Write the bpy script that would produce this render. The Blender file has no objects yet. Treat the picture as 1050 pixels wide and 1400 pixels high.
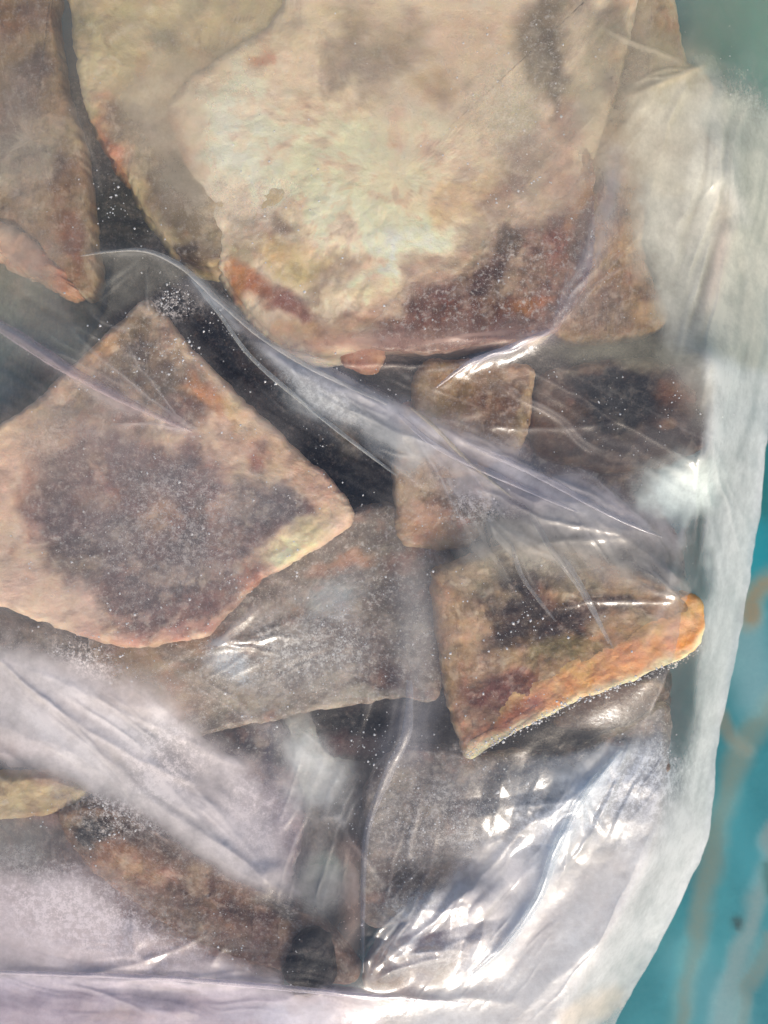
import bpy, math, random
import numpy as np
from mathutils import Vector

SC = bpy.context.scene
COL = SC.collection
random.seed(4)
RNG = np.random.default_rng(7)

# ------------------------------------------------------------------ camera, light, exposure
HC, ZR, PPM = 0.56, 0.06, 3500.0            # camera height, reference height of the bag front, pixels of the photograph per metre there
cam = bpy.data.cameras.new('camera')
cam.sensor_fit = 'VERTICAL'
cam.angle = 2 * math.atan((700 / PPM) / (HC - ZR))
cam.clip_start, cam.clip_end = 0.01, 100
cam.dof.use_dof = True
cam.dof.focus_distance = 0.508
cam.dof.aperture_fstop = 4.0
camo = bpy.data.objects.new('camera', cam)
camo.location = (0, 0, HC)
COL.objects.link(camo)
SC.camera = camo

SUN_EL, SUN_AZ = math.radians(36), math.radians(158)   # azimuth clockwise from +y (top of the picture)
world = bpy.data.worlds.new('World')
SC.world = world
world.use_nodes = True
wn = world.node_tree
sky = wn.nodes.new('ShaderNodeTexSky')
sky.sky_type = 'NISHITA'
sky.sun_disc = False
sky.sun_elevation = SUN_EL
sky.sun_rotation = SUN_AZ
sky.dust_density = 5.0
wn.links.new(sky.outputs[0], wn.nodes['Background'].inputs[0])
wn.nodes['Background'].inputs[1].default_value = 0.125

sun = bpy.data.lights.new('sun', 'SUN')
sun.energy = 1.25
sun.angle = math.radians(14)
sun.color = (1.0, 0.985, 0.95)
suno = bpy.data.objects.new('sun', sun)
d = Vector((math.sin(SUN_AZ) * math.cos(SUN_EL), math.cos(SUN_AZ) * math.cos(SUN_EL), math.sin(SUN_EL)))
suno.rotation_euler = (-d).to_track_quat('-Z', 'Y').to_euler()
suno.location = d * 3
COL.objects.link(suno)

SC.view_settings.view_transform = 'Standard'
SC.view_settings.look = 'None'
SC.view_settings.gamma = 1
SC.view_settings.exposure = 0.44
try:
    SC.cycles.transparent_max_bounces = 24
    SC.cycles.max_bounces = 10
    SC.cycles.use_denoising = True
except Exception:
    pass

# ------------------------------------------------------------------ small numeric helpers
def sstep(a, b, x):
    t = np.clip((x - a) / (b - a + 1e-9), 0, 1)
    return t * t * (3 - 2 * t)

def _hash(ix, iy, s):
    n = (ix.astype(np.int64) * 374761393 + iy.astype(np.int64) * 668265263 + s * 974634541) & 0xffffffff
    n = ((n ^ (n >> 13)) * 1274126177) & 0xffffffff
    n = ((n ^ (n >> 16)) * 2246822519) & 0xffffffff
    return ((n >> 8) & 0xffff) / 65535.0

def vnoise(x, y, s=0):
    ix, iy = np.floor(x), np.floor(y)
    fx, fy = x - ix, y - iy
    fx = fx * fx * fx * (fx * (fx * 6 - 15) + 10)
    fy = fy * fy * fy * (fy * (fy * 6 - 15) + 10)
    a, b = _hash(ix, iy, s), _hash(ix + 1, iy, s)
    c, e = _hash(ix, iy + 1, s), _hash(ix + 1, iy + 1, s)
    return (a + (b - a) * fx) * (1 - fy) + (c + (e - c) * fx) * fy

def fbm(x, y, size, s=0, octv=4):
    v, amp, tot, f = 0, 1.0, 0, 1.0 / size
    for o in range(octv):
        v = v + amp * vnoise(x * f + 17.3 * o, y * f - 9.1 * o, s + o * 31)
        tot += amp
        amp *= 0.55
        f *= 2.03
    return v / tot * 2 - 1

def sdf(poly, u, v):                               # >0 inside
    P = np.array(poly, float)
    dmin = np.full(u.shape, 1e18)
    ins = np.zeros(u.shape, bool)
    for i in range(len(P)):
        (ax, ay), (bx, by) = P[i], P[(i + 1) % len(P)]
        ex, ey = bx - ax, by - ay
        t = np.clip(((u - ax) * ex + (v - ay) * ey) / (ex * ex + ey * ey + 1e-9), 0, 1)
        dx, dy = u - ax - ex * t, v - ay - ey * t
        dmin = np.minimum(dmin, dx * dx + dy * dy)
        c = ((ay > v) != (by > v))
        with np.errstate(divide='ignore', invalid='ignore'):
            xx = ax + (v - ay) * ex / (ey if abs(ey) > 1e-9 else 1e-9)
        ins ^= c & (u < xx)
    return np.where(ins, 1, -1) * np.sqrt(dmin)

def pline(pts, u, v):                              # distance to a polyline, and where along it (0..1), signed side
    P = np.array(pts, float)
    L = np.r_[0, np.cumsum(np.hypot(*np.diff(P, axis=0).T))]
    best = np.full(u.shape, 1e18)
    tt = np.zeros(u.shape)
    sg = np.zeros(u.shape)
    for i in range(len(P) - 1):
        (ax, ay), (bx, by) = P[i], P[i + 1]
        ex, ey = bx - ax, by - ay
        t = np.clip(((u - ax) * ex + (v - ay) * ey) / (ex * ex + ey * ey + 1e-9), 0, 1)
        dx, dy = u - ax - ex * t, v - ay - ey * t
        q = dx * dx + dy * dy
        m = q < best
        best = np.where(m, q, best)
        tt = np.where(m, (L[i] + t * (L[i + 1] - L[i])) / L[-1], tt)
        sg = np.where(m, np.sign(ex * dy - ey * dx), sg)
    return np.sqrt(best), tt, sg

def spline(pts, n, closed=False):                  # Catmull-Rom
    P = np.array(pts, float)
    k = len(P)
    out = []
    segs = k if closed else k - 1
    per = max(2, n // segs)
    for i in range(segs):
        if closed:
            p0, p1, p2, p3 = P[(i - 1) % k], P[i], P[(i + 1) % k], P[(i + 2) % k]
        else:
            p0, p1, p2, p3 = P[max(i - 1, 0)], P[i], P[i + 1], P[min(i + 2, k - 1)]
        for j in range(per):
            t = j / per
            out.append(0.5 * (2 * p1 + (p2 - p0) * t + (2 * p0 - 5 * p1 + 4 * p2 - p3) * t * t + (3 * p1 - p0 - 3 * p2 + p3) * t ** 3))
    if not closed:
        out.append(P[-1])
    return np.array(out)

def lin(h):
    c = np.array([int(h[i:i + 2], 16) for i in (0, 2, 4)]) / 255.0
    return np.where(c < 0.04045, c / 12.92, ((c + 0.055) / 1.055) ** 2.4)

def at(u, v, z):                                   # a point of the picture plane carried to height z
    k = (HC - z) / (HC - ZR) / PPM
    return (u - 525) * k, -(v - 700) * k, z

# patches: ('e', x, y, rx, ry, degrees, colour, alpha, softness) or ('p', [(x, y)...], colour, alpha, softness in px)
def paint(u, v, base, patches, seed=0, warp=11, rag=0.85, mottle=1.0):
    col = np.tile(lin(base), (len(u), 1))
    wu = u + 1.7 * warp * fbm(u, v, 70, seed + 4, 3) + warp * fbm(u, v, 26, seed + 5, 4)
    wv = v + 1.7 * warp * fbm(u, v, 70, seed + 8, 3) + warp * fbm(u, v, 26, seed + 9, 4)
    n = fbm(u, v, 30, seed + 3, 5)
    for p in patches:
        if p[0] == 'e':
            _, x, y, rx, ry, a, c, al = p[:8]
            soft = p[8] if len(p) > 8 else 0.55
            ca, sa = math.cos(math.radians(a)), math.sin(math.radians(a))
            dx, dy = wu - x, wv - y
            q = np.hypot((dx * ca + dy * sa) / rx, (-dx * sa + dy * ca) / ry)
            w = 1 - sstep(1 - soft, 1 + soft, q + rag * n * 0.8)
        elif p[0] == 'l':
            _, pts, wd, c, al = p
            w = np.exp(-(pline(pts, wu, wv)[0] / (wd * (1 + .6 * n))) ** 2)
        else:
            _, pts, c, al = p[:4]
            soft = p[4] if len(p) > 4 else 14
            w = sstep(-soft, soft, sdf(pts, wu, wv) + rag * n * soft * 1.2)
        w = (w * al)[:, None]
        col = col * (1 - w) + lin(c) * w
    # fat, blood and rime wander through every piece at several sizes
    for k, (c, size, lo, hi, al) in enumerate((('e0cdb0', 46, .16, .5, .45), ('7a5650', 40, .18, .5, .38), ('c98f70', 34, .25, .55, .42), ('8d867c', 52, .15, .5, .35), ('5a3a34', 20, .26, .55, .40), ('e6dccb', 16, .26, .5, .40))):
        w = (sstep(lo, hi, fbm(wu, wv, size, seed * 3 + 400 + 17 * k, 5)) * al * mottle)[:, None]
        col = col * (1 - w) + lin(c) * w
    return col

# ------------------------------------------------------------------ objects
def link_mesh(name, verts, faces, mat, parent=None, smooth=True):
    me = bpy.data.meshes.new(name)
    verts = np.asarray(verts, np.float32)
    faces = np.asarray(faces, np.int32)
    me.vertices.add(len(verts))
    me.vertices.foreach_set('co', verts.ravel())
    k = faces.shape[1]
    me.loops.add(faces.size)
    me.loops.foreach_set('vertex_index', faces.ravel())
    me.polygons.add(len(faces))
    me.polygons.foreach_set('loop_start', np.arange(0, faces.size, k, dtype=np.int32))
    me.polygons.foreach_set('loop_total', np.full(len(faces), k, np.int32))
    me.update(calc_edges=True)
    me.validate()
    if smooth:
        me.polygons.foreach_set('use_smooth', np.ones(len(me.polygons), bool))
    me.materials.append(mat)
    o = bpy.data.objects.new(name, me)
    COL.objects.link(o)
    if parent:
        o.parent = parent
    return o

def col_attr(o, name, rgba):
    a = o.data.attributes.new(name, 'FLOAT_COLOR', 'POINT')
    rgba = np.asarray(rgba, np.float32)
    if rgba.shape[1] == 3:
        rgba = np.c_[rgba, np.ones(len(rgba), np.float32)]
    a.data.foreach_set('color', np.ascontiguousarray(rgba, np.float32).ravel())

def flt_attr(o, name, x):
    a = o.data.attributes.new(name, 'FLOAT', 'POINT')
    a.data.foreach_set('value', np.ascontiguousarray(x, np.float32))

class NT:
    def __init__(s, name):
        s.m = bpy.data.materials.new(name)
        s.m.use_nodes = True
        s.t = s.m.node_tree
        s.t.nodes.clear()
    def n(s, kind, **kw):
        nd = s.t.nodes.new('ShaderNode' + kind)
        for k, v in kw.items():
            if k.startswith('_'):
                setattr(nd, k[1:], v)
            else:
                key = int(k[1:]) if k[0] == 'i' and k[1:].isdigit() else k.replace('__', ' ')
                if hasattr(v, 'is_output'):
                    s.t.links.new(v, nd.inputs[key])
                else:
                    nd.inputs[key].default_value = v
        return nd
    def math(s, op, a, b=0.0, clamp=False):
        nd = s.n('Math', _operation=op, i0=a, i1=b)
        nd.use_clamp = clamp
        return nd.outputs[0]
    def rng(s, x, a, b, c=0.0, e=1.0):
        nd = s.n('MapRange', Value=x)
        for k, v in zip(('From Min', 'From Max', 'To Min', 'To Max'), (a, b, c, e)):
            nd.inputs[k].default_value = v
        return nd.outputs[0]
    def noise(s, vec, scale, detail=4, rough=0.6):
        return s.n('TexNoise', Vector=vec, Scale=scale, Detail=detail, Roughness=rough).outputs[0]
    def mix(s, fac, a, b, mode='MIX'):
        nd = s.t.nodes.new('ShaderNodeMix')
        nd.data_type = 'RGBA'
        nd.blend_type = mode
        for i, x in ((0, fac), (6, a), (7, b)):
            if hasattr(x, 'is_output'):
                s.t.links.new(x, nd.inputs[i])
            else:
                nd.inputs[i].default_value = x
        return nd.outputs[2]
    def out(s, sh):
        o = s.t.nodes.new('ShaderNodeOutputMaterial')
        s.t.links.new(sh, o.inputs[0])
        return s.m

def meat_material(name, angle, fibre, blotch=1.0):
    N = NT(name)
    pos = N.n('TexCoord').outputs['Object']
    c = N.n('Attribute', _attribute_name='colour').outputs['Color']
    ice = N.n('Attribute', _attribute_name='ice').outputs['Fac']
    rot = N.n('Mapping', Vector=pos)
    rot.inputs['Rotation'].default_value = (0, 0, math.radians(angle))
    rot.inputs['Scale'].default_value = (1.0, 0.22, 1.0)
    n1 = N.noise(pos, 170, 6, 0.72)                # blotches of a few millimetres
    n2 = N.noise(pos, 900, 4, 0.7)                 # grain
    n3 = N.noise(rot.outputs[0], 620, 4, 0.65)     # muscle fibres
    n4 = N.noise(pos, 110, 4, 0.6)
    lean = N.rng(N.n('RGBToBW', Color=c).outputs[0], 0.13, 0.40, 1.0, 0.16)
    val = N.rng(n1, 0.30, 0.70, 1 - .42 * blotch, 1 + .34 * blotch)
    val = N.math('MULTIPLY', val, N.rng(n2, 0.25, 0.75, 0.84, 1.16))
    val = N.math('MULTIPLY', val, N.rng(n3, 0.3, 0.7, 1 - 0.32 * fibre, 1 + 0.32 * fibre))
    val = N.math('ADD', 1.0, N.math('MULTIPLY', N.math('SUBTRACT', val, 1.0), lean))
    cc = N.n('HueSaturation', Color=c, Value=val)
    hs = N.rng(n4, 0.3, 0.7, 0.485, 0.512)
    N.t.links.new(hs, cc.inputs['Hue'])
    N.t.links.new(N.rng(n1, 0.3, 0.7, 1.1, 0.9), cc.inputs['Saturation'])
    marb = N.rng(N.noise(pos, 330, 7, 0.78), 0.54, 0.64)            # pale marbling and dark clots, both crisp
    clot = N.rng(N.noise(rot.outputs[0], 210, 7, 0.76), 0.585, 0.68)
    pale = N.mix(0.55, cc.outputs[0], (0.50, 0.38, 0.29, 1))
    c2 = N.mix(N.math('MULTIPLY', N.math('MULTIPLY', marb, 0.62 * blotch), lean), cc.outputs[0], pale)
    dark = N.mix(1.0, c2, (0.42, 0.33, 0.32, 1), 'MULTIPLY')
    c2 = N.mix(N.math('MULTIPLY', N.math('MULTIPLY', clot, 0.95 * blotch), lean), c2, dark)
    # pale rime caught in the pits of the cut face
    rime = N.math('MULTIPLY', N.rng(N.noise(pos, 480, 5, 0.75), 0.52, 0.72), N.math('MULTIPLY', ice, N.math('ADD', lean, 0.25)), True)
    colr = N.mix(rime, c2, (0.62, 0.58, 0.52, 1))
    spot = N.math('MULTIPLY', N.rng(N.noise(pos, 1900, 2, 0.6), 0.66, 0.72), ice, True)
    colr = N.mix(spot, colr, (0.8, 0.79, 0.77, 1))
    h = N.math('ADD', N.math('MULTIPLY', n1, 0.6), N.math('MULTIPLY', n2, 0.4))
    h = N.math('ADD', h, N.math('MULTIPLY', n3, 0.3 * fibre))
    bmp = N.n('Bump', Strength=0.7, Distance=0.0013, Height=h).outputs[0]
    b = N.n('BsdfPrincipled', Base__Color=colr, Roughness=N.rng(n2, 0.3, 0.7, 0.42, 0.7), Normal=bmp)
    b.inputs['Subsurface Weight'].default_value = 0.30
    b.inputs['Subsurface Radius'].default_value = (0.004, 0.0018, 0.001)
    b.inputs['Subsurface Scale'].default_value = 1.0
    b.inputs['Specular IOR Level'].default_value = 0.35
    return N.out(b.outputs[0])

MEAT = {'fat': meat_material('frozen_fat', 20, 0.12, 0.45), 'mix': meat_material('frozen_meat', 30, 0.45), 'lean': meat_material('frozen_lean', -38, 1.0), 'dark': meat_material('dark_frozen_liver', 10, 0.3, 0.35)}

def film_material(name):
    N = NT(name)
    pos = N.n('TexCoord').outputs['Object']
    a = N.n('Attribute', _attribute_name='film')
    fr = N.n('Attribute', _attribute_name='frost').outputs['Fac']
    tint, milk = a.outputs['Color'], a.outputs['Alpha']
    nb = N.noise(pos, 70, 5, 0.62)
    nf = N.noise(pos, 420, 5, 0.72)
    nx = N.noise(pos, 1500, 3, 0.7)
    mk = N.math('MULTIPLY', milk, N.rng(nb, 0.3, 0.7, 0.78, 1.2))
    mk = N.math('MULTIPLY', mk, N.rng(nf, 0.25, 0.75, 0.86, 1.12))
    # rime on the inside of the film: crusty, with clear specks between
    crust = N.math('MULTIPLY', N.rng(N.math('ADD', N.math('MULTIPLY', nf, 0.6), N.math('MULTIPLY', nx, 0.4)), 0.47, 0.62), fr, True)
    op = N.math('ADD', mk, N.math('MULTIPLY', crust, 0.9), True)
    h = N.math('ADD', N.math('MULTIPLY', nb, 1.0), N.math('MULTIPLY', nf, 0.12))
    bmp = N.n('Bump', Strength=0.4, Distance=0.0009, Height=h).outputs[0]
    tr = N.n('BsdfTransparent', Color=(0.97, 0.97, 0.97, 1)).outputs[0]
    df = N.n('BsdfDiffuse', Color=tint, Normal=bmp).outputs[0]
    tl = N.n('BsdfTranslucent', Color=tint).outputs[0]
    body = N.n('MixShader', i0=0.25, i1=df, i2=tl).outputs[0]
    base = N.n('MixShader', i0=op, i1=tr, i2=body).outputs[0]
    gl = N.n('BsdfGlossy', Color=(1, 1, 1, 1), Roughness=N.rng(nf, 0.3, 0.7, 0.10, 0.24), Normal=bmp).outputs[0]
    fz = N.n('LayerWeight', Blend=0.5, Normal=bmp).outputs['Facing']      # same from both sides of the thin sheet
    fz = N.math('ADD', N.math('MULTIPLY', N.math('POWER', fz, 5.0), 0.7), 0.066, True)
    return N.out(N.n('MixShader', i0=fz, i1=base, i2=gl).outputs[0])

FILM = film_material('clear_plastic_film')

# ------------------------------------------------------------------ the tabletop
def table_material():
    N = NT('turquoise_printed_oilcloth')
    pos = N.n('TexCoord').outputs['Object']
    big = N.noise(pos, 14, 5, 0.6)
    mid = N.noise(pos, 60, 5, 0.65)
    c = N.mix(N.rng(big, 0.35, 0.65), (0.012, 0.15, 0.185, 1), (0.045, 0.24, 0.27, 1))
    c = N.mix(N.rng(mid, 0.45, 0.8, 0, 0.5), c, (0.015, 0.12, 0.15, 1))
    veins = N.n('Attribute', _attribute_name='vein')
    c = N.mix(veins.outputs['Alpha'], c, veins.outputs['Color'])
    c = N.mix(N.rng(N.noise(pos, 500, 4, 0.7), 0.35, 0.7, 0, 0.22), c, (0.07, 0.22, 0.24, 1))
    b = N.n('BsdfPrincipled', Base__Color=c, Roughness=0.5)
    b.inputs['Specular IOR Level'].default_value = 0.2
    bm = N.n('Bump', Strength=0.2, Distance=0.001, Height=mid).outputs[0]
    N.t.links.new(bm, b.inputs['Normal'])
    return N.out(b.outputs[0])

VEINS = [
    ([(1030, 740), (1036, 800)], 24, '28b8c8', 1.0), ([(1012, 860), (1034, 940)], 28, 'b4dfe4', .7), ([(940, 1320), (985, 1395)], 34, '8cd4dc', .5), ([(1000, 1110), (1030, 1180)], 22, '5cc0cc', .6),  # printed bands: polyline (photograph px at table height), half width, colour, strength
    ([(1060, 940), (1015, 1015), (985, 1120), (962, 1230), (945, 1330), (930, 1420), (915, 1500)], 13, 'a5a78f', .75),
    ([(985, 975), (1000, 1010), (1016, 1030)], 9, 'ab9f85', .8),
    ([(1060, 1130), (1035, 1210), (1012, 1300), (990, 1400), (970, 1500)], 11, 'b9c4bd', .7),
    ([(1046, 1290), (1020, 1350), (1002, 1430)], 8, 'b0ab94', .6),
    ([(1050, 790), (1030, 815), (1022, 840)], 12, 'b8a078', 1.1),
    ([(1070, 560), (1050, 640), (1046, 700)], 12, '1f7f78', .6),
    ([(940, 1290), (915, 1400)], 10, '54a0a5', .5),
    ([(1044, 1180), (1050, 1215)], 9, '2f5f50', .9),
    ([(1001, 1262), (1003, 1267)], 6, '3a3028', .95),
    ([(1000, -160), (985, 40), (960, 160), (1000, 300)], 60, '55b088', 1.1),
    ([(1060, -60), (1060, 120)], 40, '3cc090', 1.1)]
nx, ny = 260, 330
uu, vv = np.meshgrid(np.linspace(560, 1500, nx), np.linspace(-300, 1800, ny))
u, v = uu.ravel(), vv.ravel()
acc = np.zeros((len(u), 4))
wu, wv = u + 16 * fbm(u, v, 80, 77, 5), v + 16 * fbm(u, v, 80, 78, 5)
for pts, w, c, s in VEINS:
    d_, _, _ = pline(pts, wu, wv)
    k = (1 - sstep(w * 0.2, w * 2.1, d_)) * s * .8
    acc[:, :3] = acc[:, :3] * (1 - k[:, None]) + lin(c) * k[:, None]
    acc[:, 3] = np.maximum(acc[:, 3], k)
acc[:, :3] *= 0.55 / np.maximum(acc[:, 3:], 1e-3)
x, y, z = at(u, v, 0.0)
idx = np.arange(nx * ny).reshape(ny, nx)
q = np.c_[idx[:-1, :-1].ravel(), idx[1:, :-1].ravel(), idx[1:, 1:].ravel(), idx[:-1, 1:].ravel()]
V = np.c_[x, y, np.zeros(len(x))]
# the fine patch sits in the middle of a wider sheet
x0, x1, y0, y1 = x.min(), x.max(), y.min(), y.max()
B = 1.6
ring = [(-B, -B), (B, -B), (B, B), (-B, B)]
i00, i10, i11, i01 = idx[-1, 0], idx[-1, -1], idx[0, -1], idx[0, 0]
n0 = len(V)
V = np.r_[V, np.array([(a, b, 0) for a, b in ring])]
q = np.r_[q, [(n0, n0 + 1, i10, i00), (n0 + 1, n0 + 2, i11, i10), (n0 + 2, n0 + 3, i01, i11), (n0 + 3, n0, i00, i01)]]
tab = link_mesh('tabletop', V, q, table_material())
col_attr(tab, 'vein', np.r_[acc, np.zeros((4, 4))])
tab['kind'] = 'structure'
tab['label'] = 'turquoise tabletop with beige branching print'

# ------------------------------------------------------------------ frozen meat
PIECES = []                                        # for the film to drape over: (outline, top height function)

def meat(name, label, outline, z_top, thick, base, patches=(), tilt=(0, 0), rnd=12, mat='mix', seed=1, ice=0.35, n_t=300, n_r=64,
         parent=None, rag=4.2, lump=1.0, warp=11, cat='meat', group='frozen meat pieces in the bag', drape=True, icep=(), topf=None, mottle=.6):
    P = spline(outline, n_t, True)
    c = P.mean(0)
    k = len(P)
    nrm = np.roll(P, -1, 0) - np.roll(P, 1, 0)
    nrm = np.c_[nrm[:, 1], -nrm[:, 0]] / (np.hypot(nrm[:, 0], nrm[:, 1])[:, None] + 1e-9)
    P = P + nrm * (rag * fbm(P[:, 0], P[:, 1], 15, seed + 70, 5) + 0.8 * rag * fbm(P[:, 0], P[:, 1], 60, seed + 71, 2))[:, None]
    R = np.hypot(*(P - c).T)
    px = lambda m: m / PPM * (HC - z_top) / (HC - ZR)      # px of this layer -> metres
    s = np.sin(np.linspace(0, 1, n_r) * math.pi / 2) ** 0.85
    def top(u, v):
        return (z_top + px((u - c[0]) * tilt[0] + (v - c[1]) * tilt[1])
                + lump * (0.0016 * fbm(u, v, 90, seed, 3) + 0.0007 * fbm(u, v, 20, seed + 1, 3)))
    if topf:
        top = topf
    rows_u, rows_v, rows_z = [], [], []
    for si in s[1:]:
        U = c[0] + (P[:, 0] - c[0]) * si
        Vv = c[1] + (P[:, 1] - c[1]) * si
        dd = (1 - si) * R
        rr = rnd * (1 + 0.35 * fbm(U, Vv, 40, seed + 2, 2))
        t = np.clip(1 - dd / rr, 0, 1)
        drop = px(rr) * (1 - np.sqrt(np.maximum(0, 1 - t * t * 0.97)))
        rows_u.append(U); rows_v.append(Vv); rows_z.append(top(U, Vv) - np.minimum(drop, thick * 0.6))
    z_rim = rows_z[-1]
    zb = z_top - thick
    for f, grow in ((0.3, 1.5), (0.6, 1.0), (0.85, -2), (1.0, -9)):
        bump = 2.0 * fbm(P[:, 0] + 50 * f, P[:, 1], 18, seed + 12, 3)
        rows_u.append(P[:, 0] + nrm[:, 0] * (grow + bump)); rows_v.append(P[:, 1] + nrm[:, 1] * (grow + bump))
        rows_z.append(z_rim + (zb - z_rim) * f)
    rows_u.append(c[0] + (P[:, 0] - c[0]) * 0.5); rows_v.append(c[1] + (P[:, 1] - c[1]) * 0.5); rows_z.append(np.full(k, zb))
    u = np.r_[c[0], np.concatenate(rows_u), c[0]]
    v = np.r_[c[1], np.concatenate(rows_v), c[1]]
    z = np.r_[top(c[:1], c[1:])[0], np.concatenate(rows_z), zb]
    nrow = len(rows_u)
    a = np.arange(k); b = (a + 1) % k
    F = [np.c_[1 + a, 1 + b, np.zeros(k, int), np.zeros(k, int)]]
    for i in range(nrow - 1):
        p, r = 1 + i * k, 1 + (i + 1) * k
        F.append(np.c_[p + a, r + a, r + b, p + b])
    L = 1 + (nrow - 1) * k
    e = len(u) - 1
    tri = np.r_[np.c_[1 + b, 1 + a, np.zeros(k, int)][:, [1, 0, 2]], np.c_[L + a, np.full(k, e), L + b]]
    Q = np.concatenate(F[1:])
    tri = np.r_[tri, Q[:, [0, 1, 2]], Q[:, [0, 2, 3]]]
    kk = (HC - z_top) / (HC - ZR) / PPM
    X, Y = (u - 525) * kk, -(v - 700) * kk
    if parent is None:
        org = np.array([(c[0] - 525) * kk, -(c[1] - 700) * kk, zb])
    else:
        org = np.array(parent.location)
    o = link_mesh(name, np.c_[X, Y, z] - org, tri[:, ::-1], MEAT[mat], parent)
    if parent is None:
        o.location = org
        o['label'] = label
        o['category'] = cat
        o['group'] = group
    elif label:
        o['label'] = label
    colr = paint(u, v, base, patches, seed, warp, mottle=mottle)
    lum = colr @ np.array([.25, .6, .15])
    colr = lum[:, None] + (colr - lum[:, None]) * 1.14
    colr = np.clip(colr * ((np.maximum(lum, .002) / 0.36) ** 0.42)[:, None], 0.004, .85)
    col_attr(o, 'colour', np.minimum(colr * KALB * np.array([1.0, 1.0, .97]), .85))
    ic = np.full(len(u), float(ice))
    for (ex, ey, rx, ry, val) in icep:
        ic = np.maximum(ic, val * (1 - sstep(0.4, 1.1, np.hypot((u - ex) / rx, (v - ey) / ry))))
    flt_attr(o, 'ice', ic)
    if drape:
        PIECES.append((P, top, rnd))
    return o

KALB = 0.95
exec_list = []
E = lambda x, y, rx, ry, a, c, al=0.8, s=0.55: ('e', x, y, rx, ry, a, c, al, s)
PG = lambda pts, c, al=0.85, s=12: ('p', pts, c, al, s)

# --- bottom layer: dark pieces that fill the gaps
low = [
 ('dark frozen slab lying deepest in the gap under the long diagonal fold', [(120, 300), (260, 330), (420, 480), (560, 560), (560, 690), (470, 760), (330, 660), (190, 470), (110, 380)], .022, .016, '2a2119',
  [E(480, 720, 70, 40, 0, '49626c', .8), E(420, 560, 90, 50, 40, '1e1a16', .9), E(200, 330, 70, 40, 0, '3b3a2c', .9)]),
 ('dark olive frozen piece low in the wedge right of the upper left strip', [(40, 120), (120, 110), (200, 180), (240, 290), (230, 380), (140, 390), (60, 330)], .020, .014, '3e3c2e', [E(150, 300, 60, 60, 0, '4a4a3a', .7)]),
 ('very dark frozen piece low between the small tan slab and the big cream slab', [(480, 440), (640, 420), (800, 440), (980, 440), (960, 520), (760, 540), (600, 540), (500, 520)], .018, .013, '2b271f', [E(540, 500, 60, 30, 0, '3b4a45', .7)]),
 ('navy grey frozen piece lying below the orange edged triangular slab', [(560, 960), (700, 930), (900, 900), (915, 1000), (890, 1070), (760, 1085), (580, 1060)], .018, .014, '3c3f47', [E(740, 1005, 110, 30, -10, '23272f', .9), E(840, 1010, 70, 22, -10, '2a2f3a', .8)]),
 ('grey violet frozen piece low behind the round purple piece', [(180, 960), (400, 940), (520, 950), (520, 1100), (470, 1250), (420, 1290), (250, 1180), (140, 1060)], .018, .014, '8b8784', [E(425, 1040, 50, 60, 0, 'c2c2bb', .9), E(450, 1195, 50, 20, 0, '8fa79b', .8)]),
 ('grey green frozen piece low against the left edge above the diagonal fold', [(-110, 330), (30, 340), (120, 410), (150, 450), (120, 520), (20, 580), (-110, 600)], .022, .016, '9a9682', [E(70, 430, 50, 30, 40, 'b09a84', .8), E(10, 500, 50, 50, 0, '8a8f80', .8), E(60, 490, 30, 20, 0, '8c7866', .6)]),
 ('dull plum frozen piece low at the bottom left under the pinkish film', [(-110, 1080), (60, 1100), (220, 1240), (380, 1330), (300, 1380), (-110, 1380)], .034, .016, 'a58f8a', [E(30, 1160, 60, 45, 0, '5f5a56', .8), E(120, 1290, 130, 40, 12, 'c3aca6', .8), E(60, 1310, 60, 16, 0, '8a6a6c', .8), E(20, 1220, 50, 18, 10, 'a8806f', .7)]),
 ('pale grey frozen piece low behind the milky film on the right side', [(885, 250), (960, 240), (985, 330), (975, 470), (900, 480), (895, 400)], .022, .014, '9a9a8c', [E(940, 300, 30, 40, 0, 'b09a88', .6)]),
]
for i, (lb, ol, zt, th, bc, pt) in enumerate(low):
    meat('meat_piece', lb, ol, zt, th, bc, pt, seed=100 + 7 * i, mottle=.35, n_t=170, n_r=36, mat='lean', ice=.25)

# --- middle layer
meat('meat_slab', 'khaki frozen slab with a brown end, half under the big cream slab', [(92, -120), (95, 20), (104, 90), (112, 135), (135, 190), (165, 228), (195, 282), (240, 345), (300, 362), (380, 300), (420, 150), (420, 0), (380, -120)],
     .0565, .022, 'bcaa84', [E(130, 90, 50, 30, -10, 'd0bf9c', .8), E(230, 30, 150, 60, 0, 'c2b38c', .85), E(140, 142, 26, 18, 30, 'c79a78', .7), E(150, 195, 14, 40, -32, 'bd7f56', .85),
      E(195, 175, 50, 26, 30, '8c7763', .8), PG([(175, 215), (250, 205), (300, 330), (260, 350), (200, 285)], '6f5a38', .9, 16), E(265, 348, 40, 14, 0, '4a3319', .9), E(110, 60, 14, 60, 5, '8a8060', .7),
      E(300, 90, 60, 40, 0, 'a8946a', .6), E(225, 55, 22, 14, 0, '80795c', .6)], seed=11, mat='fat', ice=.3)
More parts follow.
